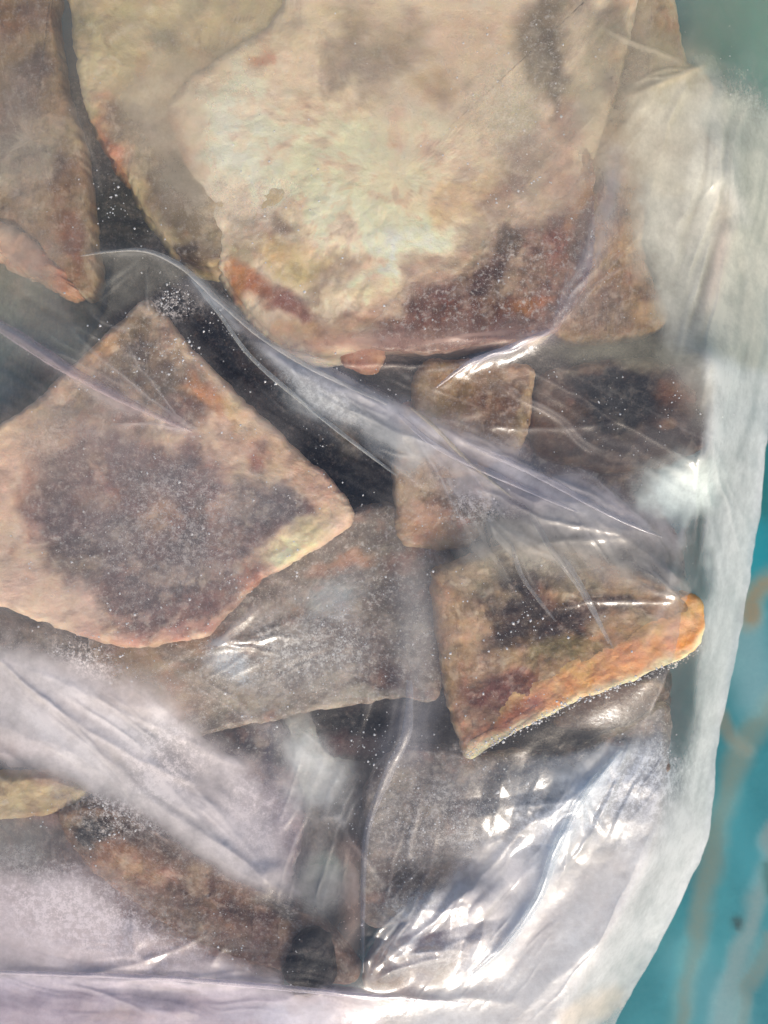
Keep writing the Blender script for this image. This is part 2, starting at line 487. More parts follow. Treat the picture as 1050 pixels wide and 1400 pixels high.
meat('meat_strip', 'rusty brown frozen strip in the upper left corner', [(-120, -110), (60, -110), (70, 20), (84, 110), (108, 190), (124, 300), (130, 390), (100, 400), (40, 320), (-20, 290), (-120, 280)],
     .046, .022, 'a58a68', [E(20, 25, 50, 26, 0, '8a5f38', .85), E(45, 55, 26, 14, 20, 'a8865c', .7), E(42, 95, 18, 34, 0, '5a361c', .95), E(15, 140, 40, 40, 0, '8c7565', .8), E(32, 215, 50, 50, 0, '8f8a7b', .8),
      E(88, 265, 22, 60, -8, '8a5c34', .85), E(105, 340, 18, 40, -10, '9a5c30', .85), E(95, 200, 20, 30, 0, '9a8a66', .6), E(70, 230, 14, 22, 0, '5a3d20', .7)], seed=21, ice=.3)
meat('meat_strip', 'pink and orange frozen strip slanting down from the left edge', [(-120, 250), (-10, 295), (45, 330), (95, 375), (112, 402), (90, 408), (40, 380), (-20, 345), (-120, 330)],
     .0475, .012, 'c8a083', [E(30, 330, 50, 22, 35, 'd0a683', .7), E(92, 393, 22, 16, 30, 'cc8a62', .8), E(55, 355, 24, 14, 30, 'c47f5d', .7), E(15, 318, 20, 10, 0, 'd8bf9c', .7)], seed=25, n_t=220, n_r=44, ice=.5, rag=6, rnd=22, lump=1.5)
meat('meat_piece', 'tan frozen piece with a streaky brown face right of the big cream slab', [(790, 190), (830, 160), (880, 180), (895, 250), (880, 310), (892, 380), (912, 440), (860, 462), (780, 470), (740, 420), (770, 300)],
     .038, .018, 'a98a65', [E(865, 345, 40, 60, -15, 'a07a58', .7), E(860, 290, 22, 70, 0, 'c0a078', .7), E(835, 410, 50, 26, -20, '8a6648', .7), E(880, 430, 26, 20, 0, 'c9ab7c', .8), E(820, 240, 24, 44, 0, '5c625f', .85), E(880, 262, 22, 14, 60, '5f6668', .85),
      E(850, 200, 40, 30, 0, 'b99a80', .6)], seed=31, mat='lean', n_t=240, n_r=50)
meat('meat_piece', 'mauve and cream frozen piece under the milky film near the upper right corner', [(740, -120), (900, -110), (935, 60), (975, 110), (960, 160), (985, 230), (900, 262), (820, 215), (760, 120)],
     .034, .018, 'b3a588', [E(855, 100, 30, 60, 10, '937a68', .75), E(845, 120, 14, 10, 0, '5d4a44', .7), E(880, 200, 36, 30, 20, 'b8926f', .75), E(820, 60, 50, 30, 0, 'b0a27e', .6), E(930, 120, 40, 20, -20, 'c9bd98', .7), E(760, 60, 30, 60, 0, '857758', .8)], seed=35, n_t=240, n_r=50)
meat('meat_slab', 'grey mottled frozen slab between the purple slab and the orange edged slab', [(120, 850), (240, 800), (350, 770), (440, 720), (530, 690), (610, 740), (612, 850), (600, 950), (545, 955), (430, 972), (330, 992), (225, 1006), (160, 950)],
     .044, .016, '8b7f72', [E(200, 925, 80, 40, 20, 'b39a78', .9), E(250, 950, 30, 24, 0, 'b58a70', .7), E(305, 945, 46, 40, 0, '8a8072', .7), E(460, 820, 40, 22, -10, 'a9aeac', .6), E(415, 842, 18, 10, 0, 'a8845a', .7), E(480, 768, 40, 12, -15, 'c08f70', .8),
      E(505, 905, 46, 46, 0, '5f4541', .8), E(400, 870, 40, 24, 0, '736a62', .7), E(430, 925, 60, 26, -10, 'a89e90', .7), E(375, 905, 22, 14, 0, 'a58c68', .6), E(570, 850, 26, 80, 0, '7d7872', .8), E(555, 770, 26, 18, 0, 'a27c68', .7), E(470, 860, 30, 20, 0, '6a5248', .6),
      E(350, 820, 40, 12, -35, '6f685c', .7), E(540, 820, 26, 40, 0, '5e5048', .7), E(420, 905, 50, 22, 10, '5d4c46', .7), E(380, 840, 40, 18, -20, 'b0a698', .7), E(490, 850, 24, 18, 0, 'b5ab9c', .7), E(340, 960, 40, 16, 0, 'b4a690', .7), E(540, 925, 24, 20, 0, '6b4a46', .7), E(280, 880, 40, 14, 0, 'a5805c', .6), E(480, 960, 70, 10, -10, 'b8b0a0', .6)], tilt=(0, .08), seed=41, mat='mix', ice=.8)
meat('meat_piece', 'small tan frozen slab upright edge on, right of the folded film', [(572, 500), (620, 488), (690, 494), (732, 504), (728, 545), (712, 606), (660, 640), (600, 650), (568, 590)],
     .050, .016, '94754f', [E(650, 530, 60, 30, 10, '8a6642', .8), E(690, 560, 34, 34, 0, '7a5232', .8), E(610, 520, 40, 26, 0, 'a98a60', .8), E(690, 500, 44, 8, 5, 'b58a5a', .7), E(720, 560, 8, 44, 10, 'b39b73', .7), E(590, 580, 30, 30, 0, 'b6a484', .7)], seed=51, n_t=240, n_r=50)
meat('meat_piece', 'dark brown almost black frozen piece near the right side of the bag', [(735, 520), (790, 496), (850, 486), (930, 490), (972, 510), (978, 560), (968, 605), (900, 640), (800, 640), (730, 610)],
     .047, .018, '5c3f2c', [E(850, 552, 72, 62, 0, '100908', 1.0), E(830, 530, 44, 40, 30, '120b0a', .9), E(765, 565, 36, 40, 0, '6f4a2a', .85), E(925, 540, 40, 22, -5, '8a6044', .8), E(930, 580, 40, 18, 0, '4f2f26', .8), E(880, 600, 60, 14, 0, '2f1a18', .8), E(860, 498, 90, 12, 0, '6e604a', .8),
      E(910, 582, 14, 8, 0, '9a7456', .7), E(850, 600, 40, 12, 0, '3d1f20', .7)], seed=55, mottle=.3, ice=.06, n_t=240, n_r=50, mat='dark')
meat('meat_piece', 'plum brown frozen piece under the lavender fold, above the triangular slab', [(700, 600), (800, 612), (900, 640), (905, 690), (930, 740), (930, 800), (820, 800), (720, 760), (690, 680)],
     .040, .016, '75605a', [E(725, 635, 26, 22, 30, '2f4056', .9), E(780, 650, 60, 26, 20, '57453f', .7), E(860, 660, 50, 24, 0, '7d6a5c', .7), E(890, 720, 40, 30, 0, '8a7462', .6), E(900, 770, 40, 26, 0, '6a5262', .7), E(800, 750, 50, 30, 0, 'b8ad92', .6)], seed=59, n_t=240, n_r=50)
meat('meat_piece', 'small cream and pink frozen piece in the middle, under the crossing folds', [(545, 560), (590, 560), (640, 600), (672, 660), (664, 715), (640, 745), (585, 752), (548, 742), (540, 690)],
     .044, .014, 'b29a80', [E(572, 715, 30, 26, 0, 'c79c80', .85), E(640, 690, 40, 30, 0, '6a605a', .85), E(570, 580, 26, 26, 0, 'c8b795', .8), E(625, 720, 8, 6, 0, 'b78066', .8), E(615, 640, 30, 24, 0, '8c7f74', .7)], seed=63, n_t=200, n_r=44, ice=.7)
meat('meat_piece', 'small round pink frozen scrap below the big cream slab', [(462, 470), (490, 462), (520, 466), (528, 488), (512, 508), (485, 506), (466, 494)], .047, .010, 'bf8868', [E(495, 490, 16, 8, 0, 'cc9478', .7)], seed=67, n_t=120, n_r=26, rag=4)
meat('meat_strip', 'long reddish brown frozen strip slanting across the lower left', [(75, 1115), (120, 1098), (190, 1120), (290, 1175), (380, 1225), (440, 1265), (490, 1335), (450, 1348), (380, 1330), (270, 1290), (180, 1235), (110, 1175)],
     .046, .018, '8a6a55', [E(125, 1120, 44, 18, 10, '1b1512', .95), E(150, 1178, 36, 24, 20, 'a57a5c', .85), E(215, 1150, 60, 16, 28, '5a3a2a', .8), E(200, 1195, 40, 20, 30, 'a87e62', .7), E(310, 1240, 56, 24, 28, '4f2620', .85), E(250, 1230, 26, 20, 0, '6a4f44', .7), E(350, 1295, 50, 20, 25, '8b6f64', .8),
      E(385, 1240, 30, 16, 20, '2a2020', .9), E(280, 1230, 14, 12, 0, '9c8064', .6), E(110, 1140, 10, 20, -30, '17120f', .9), E(440, 1310, 36, 26, 0, '7a6456', .6)], seed=71, mat='mix', mottle=.45)
meat('meat_chunk', 'small blackish purple frozen chunk at the lower end of the long strip', [(388, 1332), (398, 1300), (418, 1276), (440, 1280), (452, 1300), (460, 1340), (440, 1356), (402, 1352)],
     .052, .012, '1a1215', [E(430, 1300, 20, 12, 0, '2c2226', .8)], seed=73, mottle=.08, n_t=120, n_r=28, mat='dark', ice=.04, rag=4)
meat('meat_piece', 'rounded grey violet frozen piece right of the long reddish strip', [(205, 1015), (290, 995), (378, 985), (400, 1040), (414, 1110), (405, 1180), (385, 1222), (340, 1195), (280, 1130), (225, 1075)],
     .038, .014, '8f8688', [E(340, 1120, 50, 60, -20, 'a69c9e', .8), E(300, 1030, 80, 26, -6, '575052', .8), E(325, 1010, 14, 26, 0, '33304a', .7), E(370, 1020, 8, 34, 5, '35335a', .7), E(380, 1170, 24, 44, 0, '8b8088', .7), E(300, 1075, 40, 20, 0, '6f696a', .7)], seed=77, n_t=220, n_r=46, ice=.5)
meat('meat_chunk', 'dark red frozen chunk under the lower edge of the grey mottled slab', [(428, 955), (480, 945), (530, 945), (566, 985), (560, 1020), (520, 1040), (450, 1034), (432, 1000)],
     .030, .014, '2a1a1e', [E(490, 985, 50, 18, 0, '17131c', .9), E(480, 1015, 46, 14, 0, '6a2f2c', .85), E(550, 1005, 16, 30, 0, '4a4a5c', .7)], seed=81, mottle=.3, ice=.1, n_t=160, n_r=34, mat='dark')
meat('meat_slab', 'broad grey frosted slab under the film below the orange edged slab', [(505, 1070), (560, 1020), (650, 1030), (760, 1030), (860, 1000), (915, 965), (915, 1060), (890, 1140), (800, 1190), (690, 1210), (560, 1260), (500, 1260), (498, 1160)],
     .043, .014, '857b74', [E(600, 1110, 90, 60, -20, '6a605a', .85), E(560, 1080, 30, 20, 0, '403a3a', .8), E(600, 1110, 60, 40, 0, '5a5350', .7), E(650, 1130, 50, 22, -20, '5d514e', .7), E(700, 1140, 40, 20, 0, 'a08e84', .7), E(600, 1180, 40, 16, -10, 'a5988c', .6), E(640, 1060, 30, 14, 0, 'a39890', .6), E(720, 1070, 90, 40, -10, '4c4a50', .85), E(800, 1030, 90, 26, -15, '2c3038', .9), E(850, 1050, 60, 40, 0, '52555c', .8), E(680, 1180, 90, 30, -10, '8f7f78', .7), E(540, 1190, 30, 50, 0, '6e635c', .7), E(890, 1100, 40, 40, 0, '7d7678', .7)], seed=85, ice=.6)
meat('meat_slab', 'pale pinkish frozen slab under milky film at the bottom right', [(520, 1290), (620, 1215), (760, 1195), (860, 1140), (880, 1170), (840, 1270), (780, 1350), (710, 1440), (540, 1440), (500, 1360)],
     .042, .016, 'b5a39b', [E(600, 1290, 60, 40, -30, '947068', .75), E(700, 1300, 70, 40, -30, 'b79b90', .7), E(830, 1240, 80, 50, -30, 'c2b5ae', .7), E(560, 1340, 40, 30, 0, 'a37f74', .7), E(720, 1190, 40, 20, 0, 'a98272', .6)], seed=89, ice=.5)
meat('meat_piece', 'violet and cream frozen piece along the bottom edge below the seam', [(-110, 1350), (60, 1345), (200, 1352), (340, 1360), (520, 1372), (520, 1480), (200, 1500), (-110, 1490)],
     .040, .014, 'a08d92', [E(60, 1370, 60, 16, 5, '927880', .7), E(200, 1368, 50, 18, 5, '5f566a', .85), E(170, 1385, 50, 12, 0, 'c4a78e', .7), E(300, 1385, 60, 18, 0, 'b8b2bb', .6)], seed=93, n_t=240, n_r=44)
meat('meat_piece', 'pale cream frozen piece at the left edge above the long strip', [(-110, 1040), (0, 1060), (70, 1062), (112, 1080), (100, 1104), (40, 1118), (-20, 1124), (-110, 1130)],
     .044, .014, 'b8a684', [E(30, 1090, 60, 14, -5, 'c8b78f', .8), E(60, 1075, 30, 10, 0, 'b5927a', .6)], seed=97, n_t=180, n_r=40, mat='fat')
meat('meat_piece', 'grey pink frozen piece under white film at the left edge below the purple slab', [(-110, 820), (0, 840), (90, 870), (140, 900), (200, 1000), (240, 1060), (160, 1080), (60, 1040), (-110, 1030)],
     .036, .016, '8f857d', [E(60, 900, 60, 26, 25, '7d776e', .8), E(40, 1030, 50, 20, 0, 'a27c72', .75), E(130, 960, 40, 26, 30, 'a08a80', .7), E(110, 880, 36, 18, 20, '8d8a80', .7)], seed=101, n_t=220, n_r=44, ice=.8)
meat('meat_chunk', 'brown frozen chunk peeking out below the orange rind', [(760, 985), (800, 950), (880, 930), (915, 945), (905, 965), (850, 992), (790, 1000)], .036, .014, '7f6658', [E(840, 970, 50, 16, -15, '86695a', .7)], seed=105, n_t=120, n_r=26)

# --- top layer
big = meat('meat_slab', 'large cream slab of frozen fat with a red brown lower right corner', [(420, -130), (380, 5), (325, 60), (262, 98), (224, 145), (246, 215), (270, 262), (288, 318), (298, 362), (322, 402), (356, 440), (398, 478), (450, 484), (520, 470), (620, 470), (700, 458), (752, 446), (788, 400), (802, 330), (808, 250), (822, 180), (850, 110), (870, 20), (880, -60), (870, -130)],
     .058, .022, 'd8c6ac', [
      E(410, 60, 80, 40, -10, 'd2c0a2', .7), E(330, 190, 60, 90, 0, 'e0d6c4', .85), E(450, 250, 110, 100, 0, 'e8d6b8', .85), E(238, 190, 14, 70, -18, 'b98a68', .75), E(262, 268, 12, 40, -20, 'bd8a66', .75), E(222, 130, 20, 20, 0, 'a9886a', .6),
      E(355, 88, 16, 10, -30, 'd0754a', .85), E(500, 95, 50, 45, 0, '8a7458', .75), E(540, 60, 50, 30, 0, 'a08c6c', .6), E(600, 115, 34, 26, 0, 'b5976a', .75), E(590, 210, 60, 60, 0, 'e6cdb2', .75), E(640, 60, 60, 40, 0, 'd0b69a', .7), E(480, 30, 40, 20, 0, 'ab9a78', .6),
      E(740, 60, 34, 90, 8, '7b6a4c', .85), E(752, 95, 16, 50, -10, '5c4e38', .8), E(775, 140, 24, 40, 30, '6f5a44', .7), E(700, 165, 30, 60, 0, 'c4bba0', .8), E(810, 120, 30, 40, 0, 'bdb296', .8), E(850, 60, 40, 70, 0, 'a5967a', .8), E(845, 110, 14, 18, 0, '80685c', .8), E(770, 210, 26, 60, 0, 'cfab92', .7), E(720, 235, 50, 34, -40, '9c8470', .7), E(690, 270, 50, 18, -40, '8f7462', .8), E(640, 320, 50, 14, -45, 'a8866c', .7), E(575, 365, 50, 12, -25, 'b08868', .7),
      E(365, 308, 50, 26, 10, '6f5440', .75), E(455, 345, 42, 40, 20, '8a6f5e', .85), E(400, 352, 38, 24, 0, 'c9b178', .85), E(330, 345, 24, 26, 0, 'a99a7a', .7), E(400, 418, 30, 22, 20, '955845', .85), E(345, 392, 30, 16, 30, 'b86e44', .8), E(312, 385, 14, 28, -15, 'bd8048', .8),
      E(410, 462, 60, 18, 10, 'c9aa80', .85), E(370, 420, 16, 12, 0, 'a06850', .7), E(565, 335, 90, 44, -28, 'f4e6c8', .97), E(470, 300, 60, 50, 0, 'ecdcc0', .85), E(330, 215, 50, 90, -10, 'e6dac6', .8), E(500, 400, 30, 26, 0, 'ecdcb8', .8), E(560, 270, 70, 40, 0, 'e2cbac', .6), E(640, 270, 50, 30, -30, 'c9ad80', .7),
      ('l', [(500, 450), (535, 412), (562, 378), (600, 366), (628, 368), (650, 345), (672, 312), (705, 296), (745, 290), (775, 268), (790, 240)], 13, 'b09078', .6), E(500, 445, 60, 18, -10, 'b08a6a', .6), E(600, 470, 160, 12, -3, 'a87a64', .7)], tilt=(0.0, -0.01), seed=3, mat='fat', n_t=420, n_r=100, ice=.3, rnd=20, mottle=.55, icep=[(350, 300, 80, 60, 1.0), (270, 220, 50, 100, 1.0), (740, 80, 60, 120, .8), (700, 200, 60, 80, .7)])
BIGTOP = PIECES[-1][1]
LEANB = [(440, 490), (500, 450), (535, 412), (562, 378), (600, 366), (628, 368), (650, 345), (672, 312), (705, 296), (745, 290), (775, 268), (790, 240), (800, 200)]
def lean_top(u, v):                                # rises through the fat along a ragged line
    d_, _, sg = pline(LEANB, u, v)
    return BIGTOP(u, v) + np.clip(d_ * sg * 0.00004, -.0012, .0012) + 0.00030 * fbm(u, v, 46, 91, 5)
meat('lean_corner', 'red brown streaky lean part', [(480, 462), (500, 405), (535, 360), (590, 325), (620, 325), (640, 285), (680, 255), (730, 245), (770, 220), (806, 205), (816, 300), (809, 350), (794, 404), (757, 450), (692, 463), (610, 476), (540, 477)],
     .0600, .012, '8c6858', [E(690, 335, 24, 60, 38, '4a2a22', .85), E(640, 400, 30, 10, -45, 'b8a08c', .8), E(720, 340, 8, 46, 40, 'b39c88', .8), E(745, 300, 26, 30, 30, 'a58c7a', .8), E(700, 400, 40, 26, -20, 'a08670', .8), E(770, 390, 20, 30, 20, 'a07a60', .7), E(610, 370, 30, 14, -10, 'b07a5c', .8), E(660, 385, 36, 30, 0, '55332b', .8), E(740, 310, 40, 20, -40, '9a7462', .7), E(788, 285, 10, 50, 18, 'bf9060', .85), E(765, 345, 20, 44, 20, '9f5b4a', .8), E(720, 380, 40, 30, -30, '9c7f6c', .75), E(570, 385, 30, 20, -30, 'a86c50', .7),
      E(600, 435, 90, 14, -3, '8a4c2a', .85), E(700, 425, 50, 12, -10, '7d4a2c', .7), E(735, 420, 24, 10, -20, 'c0814e', .7), E(650, 408, 10, 6, 0, '4a1f18', .9), E(620, 390, 40, 20, -30, '7a4a3e', .7), E(560, 420, 30, 18, 0, '7f5244', .6), ('l', LEANB, 17, 'cdb59a', .9)],
     topf=lean_top, mottle=.5, seed=7, mat='lean', parent=big, rnd=3, rag=4, ice=.8, lump=1.15)
meat('meat_slab', 'purple grey frozen slab with tan rim, one corner pointing up under the film', [(-120, 640), (-10, 588), (60, 530), (130, 468), (180, 418), (200, 410), (222, 428), (262, 476), (330, 545), (400, 610), (462, 664), (480, 696), (470, 724), (420, 756), (350, 800), (318, 834), (280, 868), (220, 882), (150, 884), (80, 862), (-10, 828), (-120, 800)],
     .056, .014, 'd2b8a0', [
      E(205, 490, 60, 60, 0, '7a664e', .85), E(190, 480, 14, 40, 0, '4c3e30', .7), E(255, 520, 36, 26, 40, '6f5c48', .75), E(170, 450, 24, 18, 0, '9c8566', .6), E(130, 490, 14, 40, 45, 'c6a078', .8), E(100, 560, 60, 30, -30, 'a58e74', .7), E(150, 560, 60, 30, 20, '8e7a68', .7), E(185, 570, 20, 14, 0, '8a5238', .6),
      E(290, 545, 40, 14, 42, 'd29c70', .85), E(315, 560, 20, 10, 60, 'd8bb86', .8), E(250, 560, 30, 20, 30, '8a665a', .7), E(370, 610, 70, 18, 42, 'cfae90', .8), E(330, 600, 30, 20, 30, '9a705c', .6), E(350, 625, 14, 10, 0, '9a4f3c', .7),
      E(20, 640, 40, 50, 0, 'd6b8a2', .8), E(35, 660, 14, 40, 0, 'b77860', .7),
      PG([(58, 612), (150, 598), (250, 612), (320, 655), (405, 680), (425, 705), (345, 735), (330, 790), (292, 846), (200, 866), (130, 845), (85, 780), (30, 722), (50, 655)], '74463f', .95, 22),
      E(90, 760, 40, 60, -30, '5a3c40', .8), E(60, 700, 30, 40, 0, '6a4a48', .7), E(215, 690, 36, 28, 40, 'b39070', .85), E(300, 695, 28, 28, -40, 'b8927a', .85), E(130, 690, 26, 20, 0, 'ac8a72', .8), E(180, 770, 24, 16, 20, 'a07c6c', .7), E(260, 740, 30, 60, 10, '4e3638', .75), E(240, 790, 60, 30, 0, '7f6a62', .6), E(180, 840, 90, 22, 8, '764a44', .7), E(120, 760, 26, 50, -25, '52302f', .85), E(270, 720, 16, 40, 20, '4a2c2e', .8), E(180, 810, 50, 18, 10, '5a3434', .7), E(330, 760, 18, 22, 0, '55383a', .7), E(215, 650, 30, 12, 10, '523a3c', .7), E(390, 690, 26, 22, 0, '4f4044', .7), E(90, 655, 20, 26, 0, '5c4644', .6), E(310, 740, 22, 18, 0, '9c8068', .6), E(200, 640, 40, 18, 10, '8c6f64', .6), E(350, 690, 46, 36, 0, '675e60', .8), E(250, 660, 40, 30, 0, '5b464c', .7),
      E(160, 740, 50, 40, 0, '6c5c58', .7), E(235, 808, 8, 20, 10, '3f3436', .7), E(185, 660, 26, 20, 0, '75605a', .7), E(270, 840, 60, 18, -10, '8f5e56', .7), E(150, 820, 40, 26, 30, '77504a', .6),
      E(440, 660, 34, 40, 40, 'c0a08c', .8), E(395, 740, 62, 18, -28, 'e4d6ae', .9), E(440, 715, 26, 20, -20, 'd4bf98', .7), E(345, 785, 26, 16, -40, 'b56a4c', .8), E(240, 868, 90, 12, 0, 'b98a7e', .8), E(60, 815, 100, 30, 18, 'dcc0aa', .9), E(20, 760, 40, 50, 0, 'cbb29e', .8), E(170, 872, 60, 12, 5, 'c79a84', .7)],
     tilt=(0.0, 0.0), seed=5, mat='mix', n_t=420, n_r=110, ice=.5, rnd=12, mottle=.6, lump=1.2, icep=[(220, 740, 110, 90, .7)])
tri = meat('meat_slab', 'triangular frozen slab with a dark brown centre and a thick orange rind', [(592, 785), (640, 762), (690, 745), (760, 740), (850, 770), (910, 800), (955, 835), (958, 865), (945, 885), (880, 920), (800, 950), (745, 978), (690, 1005), (640, 1034), (628, 1008), (612, 962), (602, 900), (596, 840)],
     .054, .020, 'a88a68', [E(690, 770, 60, 30, 0, '8c8065', .8), E(770, 790, 50, 30, 20, '8f8770', .7), E(715, 838, 74, 52, 10, '3c2010', .95), E(775, 855, 44, 28, 20, '40230f', .9), E(690, 820, 30, 18, 0, '2e1a0e', .7), E(845, 826, 40, 12, 8, '4d2f1c', .85), E(625, 880, 26, 60, 0, 'a0794f', .8),
      E(640, 930, 20, 30, 0, '9c7350', .7), E(780, 890, 60, 16, -10, '8c7c52', .8), E(680, 950, 44, 30, -25, '7c2f1e', .85), E(720, 925, 26, 16, 0, '86402a', .7), E(655, 1010, 20, 18, 0, 'c58460', .8), E(850, 870, 50, 14, -15, 'a8804f', .7), E(880, 840, 40, 10, 10, 'a89470', .6), E(610, 820, 12, 40, 0, 'b39272', .6), E(640, 800, 30, 16, 0, '9c8c70', .6)],
     tilt=(0.0, -0.02), seed=9, mat='mix', n_t=360, n_r=84, rnd=12, ice=.15, lump=1.2)
TRITOP = PIECES[-1][1]
RINDB = [(620, 1030), (690, 968), (735, 930), (800, 900), (870, 866), (930, 836), (980, 820)]
def rind_top(u, v):
    d_, _, sg = pline(RINDB, u, v)
    return TRITOP(u, v) + np.clip(d_ * sg * 0.00003, -.0012, .0010) + 0.0004 * fbm(u, v, 26, 92, 5)
meat('fat_rind', 'thick orange fat rind with white ice on its lower edge', [(670, 968), (715, 918), (790, 880), (860, 842), (925, 815), (958, 822), (962, 868), (946, 892), (880, 926), (820, 948), (798, 956), (745, 982), (706, 1000), (660, 1030), (640, 1040), (634, 1018), (668, 1000)],
     .0548, .019, 'dca06c', [E(740, 940, 50, 20, -20, 'e2b084', .8), E(860, 890, 60, 22, -22, 'e0a070', .8), E(930, 855, 30, 20, -20, 'd8b090', .8), E(800, 920, 40, 18, -20, 'e8b47c', .7), E(700, 985, 40, 20, -30, 'b0644a', .8), E(655, 1020, 24, 20, 0, 'c98a68', .9),
      ('l', RINDB, 11, 'b89c72', .7), PG([(640, 1050), (632, 1028), (668, 1013), (700, 998), (745, 976), (800, 953), (880, 922), (944, 892), (964, 860), (975, 880), (900, 940), (800, 985), (700, 1030)], 'ecd2b0', .9, 8)],
     topf=rind_top, mottle=.12, seed=13, mat='fat', parent=tri, rnd=11, ice=.3, rag=3.5, warp=6)

# ------------------------------------------------------------------ the plastic bag
UL, VT, VB = -170.0, -170.0, 1570.0
EDGE = spline([(1075, -170), (1072, 0), (1066, 180), (1060, 400), (1052, 560), (1046, 640), (1030, 760), (1006, 900), (985, 1000), (972, 1100), (966, 1155), (930, 1235), (890, 1310), (862, 1360), (838, 1410), (800, 1500), (760, 1570)], 160)
def right_edge(v):
    return np.interp(v, EDGE[:, 1], EDGE[:, 0]) + 3 * fbm(v, v * 0, 60, 300, 3) + 2.5 * fbm(v, v * 0 + 9, 22, 303, 3)

# drape height on a coarse grid
gw = 6.0
gu = np.arange(UL, 1100, gw); gv = np.arange(VT, VB + gw, gw)
GU, GV = np.meshgrid(gu, gv)
H = np.full(GU.shape, 0.012)
for P, top, rnd in PIECES:
    # apparent position: pieces were laid out at their own scale, close enough for the drape
    poly = P[::5]
    bx = (GU > P[:, 0].min() - 8) & (GU < P[:, 0].max() + 8) & (GV > P[:, 1].min() - 8) & (GV < P[:, 1].max() + 8)
    s_ = sdf(poly, GU[bx], GV[bx])
    t_ = top(GU[bx], GV[bx])
    H[bx] = np.maximum(H[bx], np.where(s_ > -18, t_ + 0.0022, 0))
ED = right_edge(GV)
din = np.minimum.reduce([ED - GU, GU - UL, GV - VT, VB - GV])
cap = 0.003 + 0.060 * sstep(0, 110, din)
H = np.minimum(H, np.maximum(cap, 0.003))
def blur(a):
    p = np.pad(a, 1, mode='edge')
    return (p[:-2, 1:-1] + p[2:, 1:-1] + p[1:-1, :-2] + p[1:-1, 2:] + 2 * p[1:-1, 1:-1]) / 6
base_h = H.copy()
for i in range(1500):
    H = np.maximum(base_h, blur(H))
    H = np.minimum(H, 0.003 + 0.075 * sstep(-20, 130, din))
for i in range(7):
    H = blur(H)

def film_base(u, v):
    a = np.clip((u - UL) / gw, 0, len(gu) - 1.001); b = np.clip((v - VT) / gw, 0, len(gv) - 1.001)
    i, j = a.astype(int), b.astype(int)
    fa, fb = a - i, b - j
    return (H[j, i] * (1 - fa) + H[j, i + 1] * fa) * (1 - fb) + (H[j + 1, i] * (1 - fa) + H[j + 1, i + 1] * fa) * fb

RIDGES = [  # polyline, half width px, height m (soft ridges in the sheet)
    ([(120, 346), (200, 344), (250, 372), (300, 420), (350, 470), (430, 512), (520, 556)], 16, .0035),
    ([(265, 386), (330, 480), (430, 575), (540, 650)], 14, .0022),
    ([(330, 450), (450, 540), (560, 600), (660, 650), (780, 706), (905, 735)], 30, .0040),
    ([(560, 560), (600, 590), (660, 650), (720, 700)], 9, .0018),
    ([(-60, 420), (0, 446), (90, 505), (180, 555), (265, 592)], 12, .0035),
    ([(752, 452), (700, 478), (640, 500), (580, 540)], 11, .0024),
    ([(752, 452), (800, 380), (835, 280), (850, 200)], 14, .0018),
    ([(0, 905), (90, 990), (200, 1080), (300, 1160), (385, 1220)], 34, .0045),
    ([(-40, 980), (80, 1020), (180, 1090)], 18, .002),
    ([(850, 1030), (800, 1085), (765, 1150), (735, 1230), (690, 1295), (640, 1335)], 13, .0045),
    ([(690, 1195), (640, 1250), (570, 1310), (500, 1350)], 20, .003),
    ([(540, 760), (560, 900), (545, 1000), (515, 1080), (495, 1170), (497, 1340)], 18, .003),
    ([(965, 480), (970, 640), (962, 800), (935, 1000), (905, 1150), (850, 1260), (700, 1400)], 22, .003),
    ([(1000, 190), (990, 300), (965, 420), (970, 560)], 20, .0024),
    ([(0, 1330), (200, 1338), (400, 1352), (500, 1362), (700, 1370)], 12, .003),
    ([(720, 700), (770, 780), (800, 860)], 10, .0018), ([(735, 690), (800, 790), (840, 880)], 8, .0014),
    ([(800, 700), (900, 770), (960, 810)], 10, .0018),
    ([(90, 850), (50, 830), (-20, 800)], 14, .0015),
    ([(180, 1250), (185, 1300), (205, 1320)], 12, .003), ([(290, 1320), (300, 1300), (312, 1290)], 9, .002),
    ([(1050, 230), (1010, 300), (980, 400)], 14, .002), ([(960, 90), (900, 118), (860, 130)], 8, .0025),
    ([(280, 885), (340, 868), (410, 850)], 6, .001), ([(160, 350), (150, 420), (105, 490)], 8, .002)]
CRINKLE = [(740, 1100, 170, 80, 1.0), (605, 1265, 105, 85, 1.9), (525, 1315, 50, 40, 1.5), (800, 1080, 60, 80, .7), (190, 1300, 40, 40, .5), (370, 1205, 40, 30, .5), (860, 1060, 60, 60, .5),
           (640, 580, 90, 50, .35), (800, 700, 120, 60, .35), (740, 1180, 50, 60, .6), (860, 1390, 50, 30, .8), (300, 1330, 160, 30, .35), (150, 1380, 160, 30, .4), (440, 520, 110, 40, .25), (1000, 260, 60, 100, .4)]
def facet(u, v, size, s):                                     # crumpled film: flat facets meeting in sharp creases
    out = 0
    for k, (ang, ph) in enumerate(((20, 0), (77, 2.1), (128, 4.4), (165, 1.2))):
        a = math.radians(ang)
        t = (u * math.cos(a) + v * math.sin(a) + 14 * fbm(u, v, 70, s + k, 2)) / (size * (1 + 0.23 * k)) + ph
        out = out + np.abs((t % 1.0) * 2 - 1) * (0.5 + vnoise(u / 60, v / 60, s + 40 + k))
    return out / 4
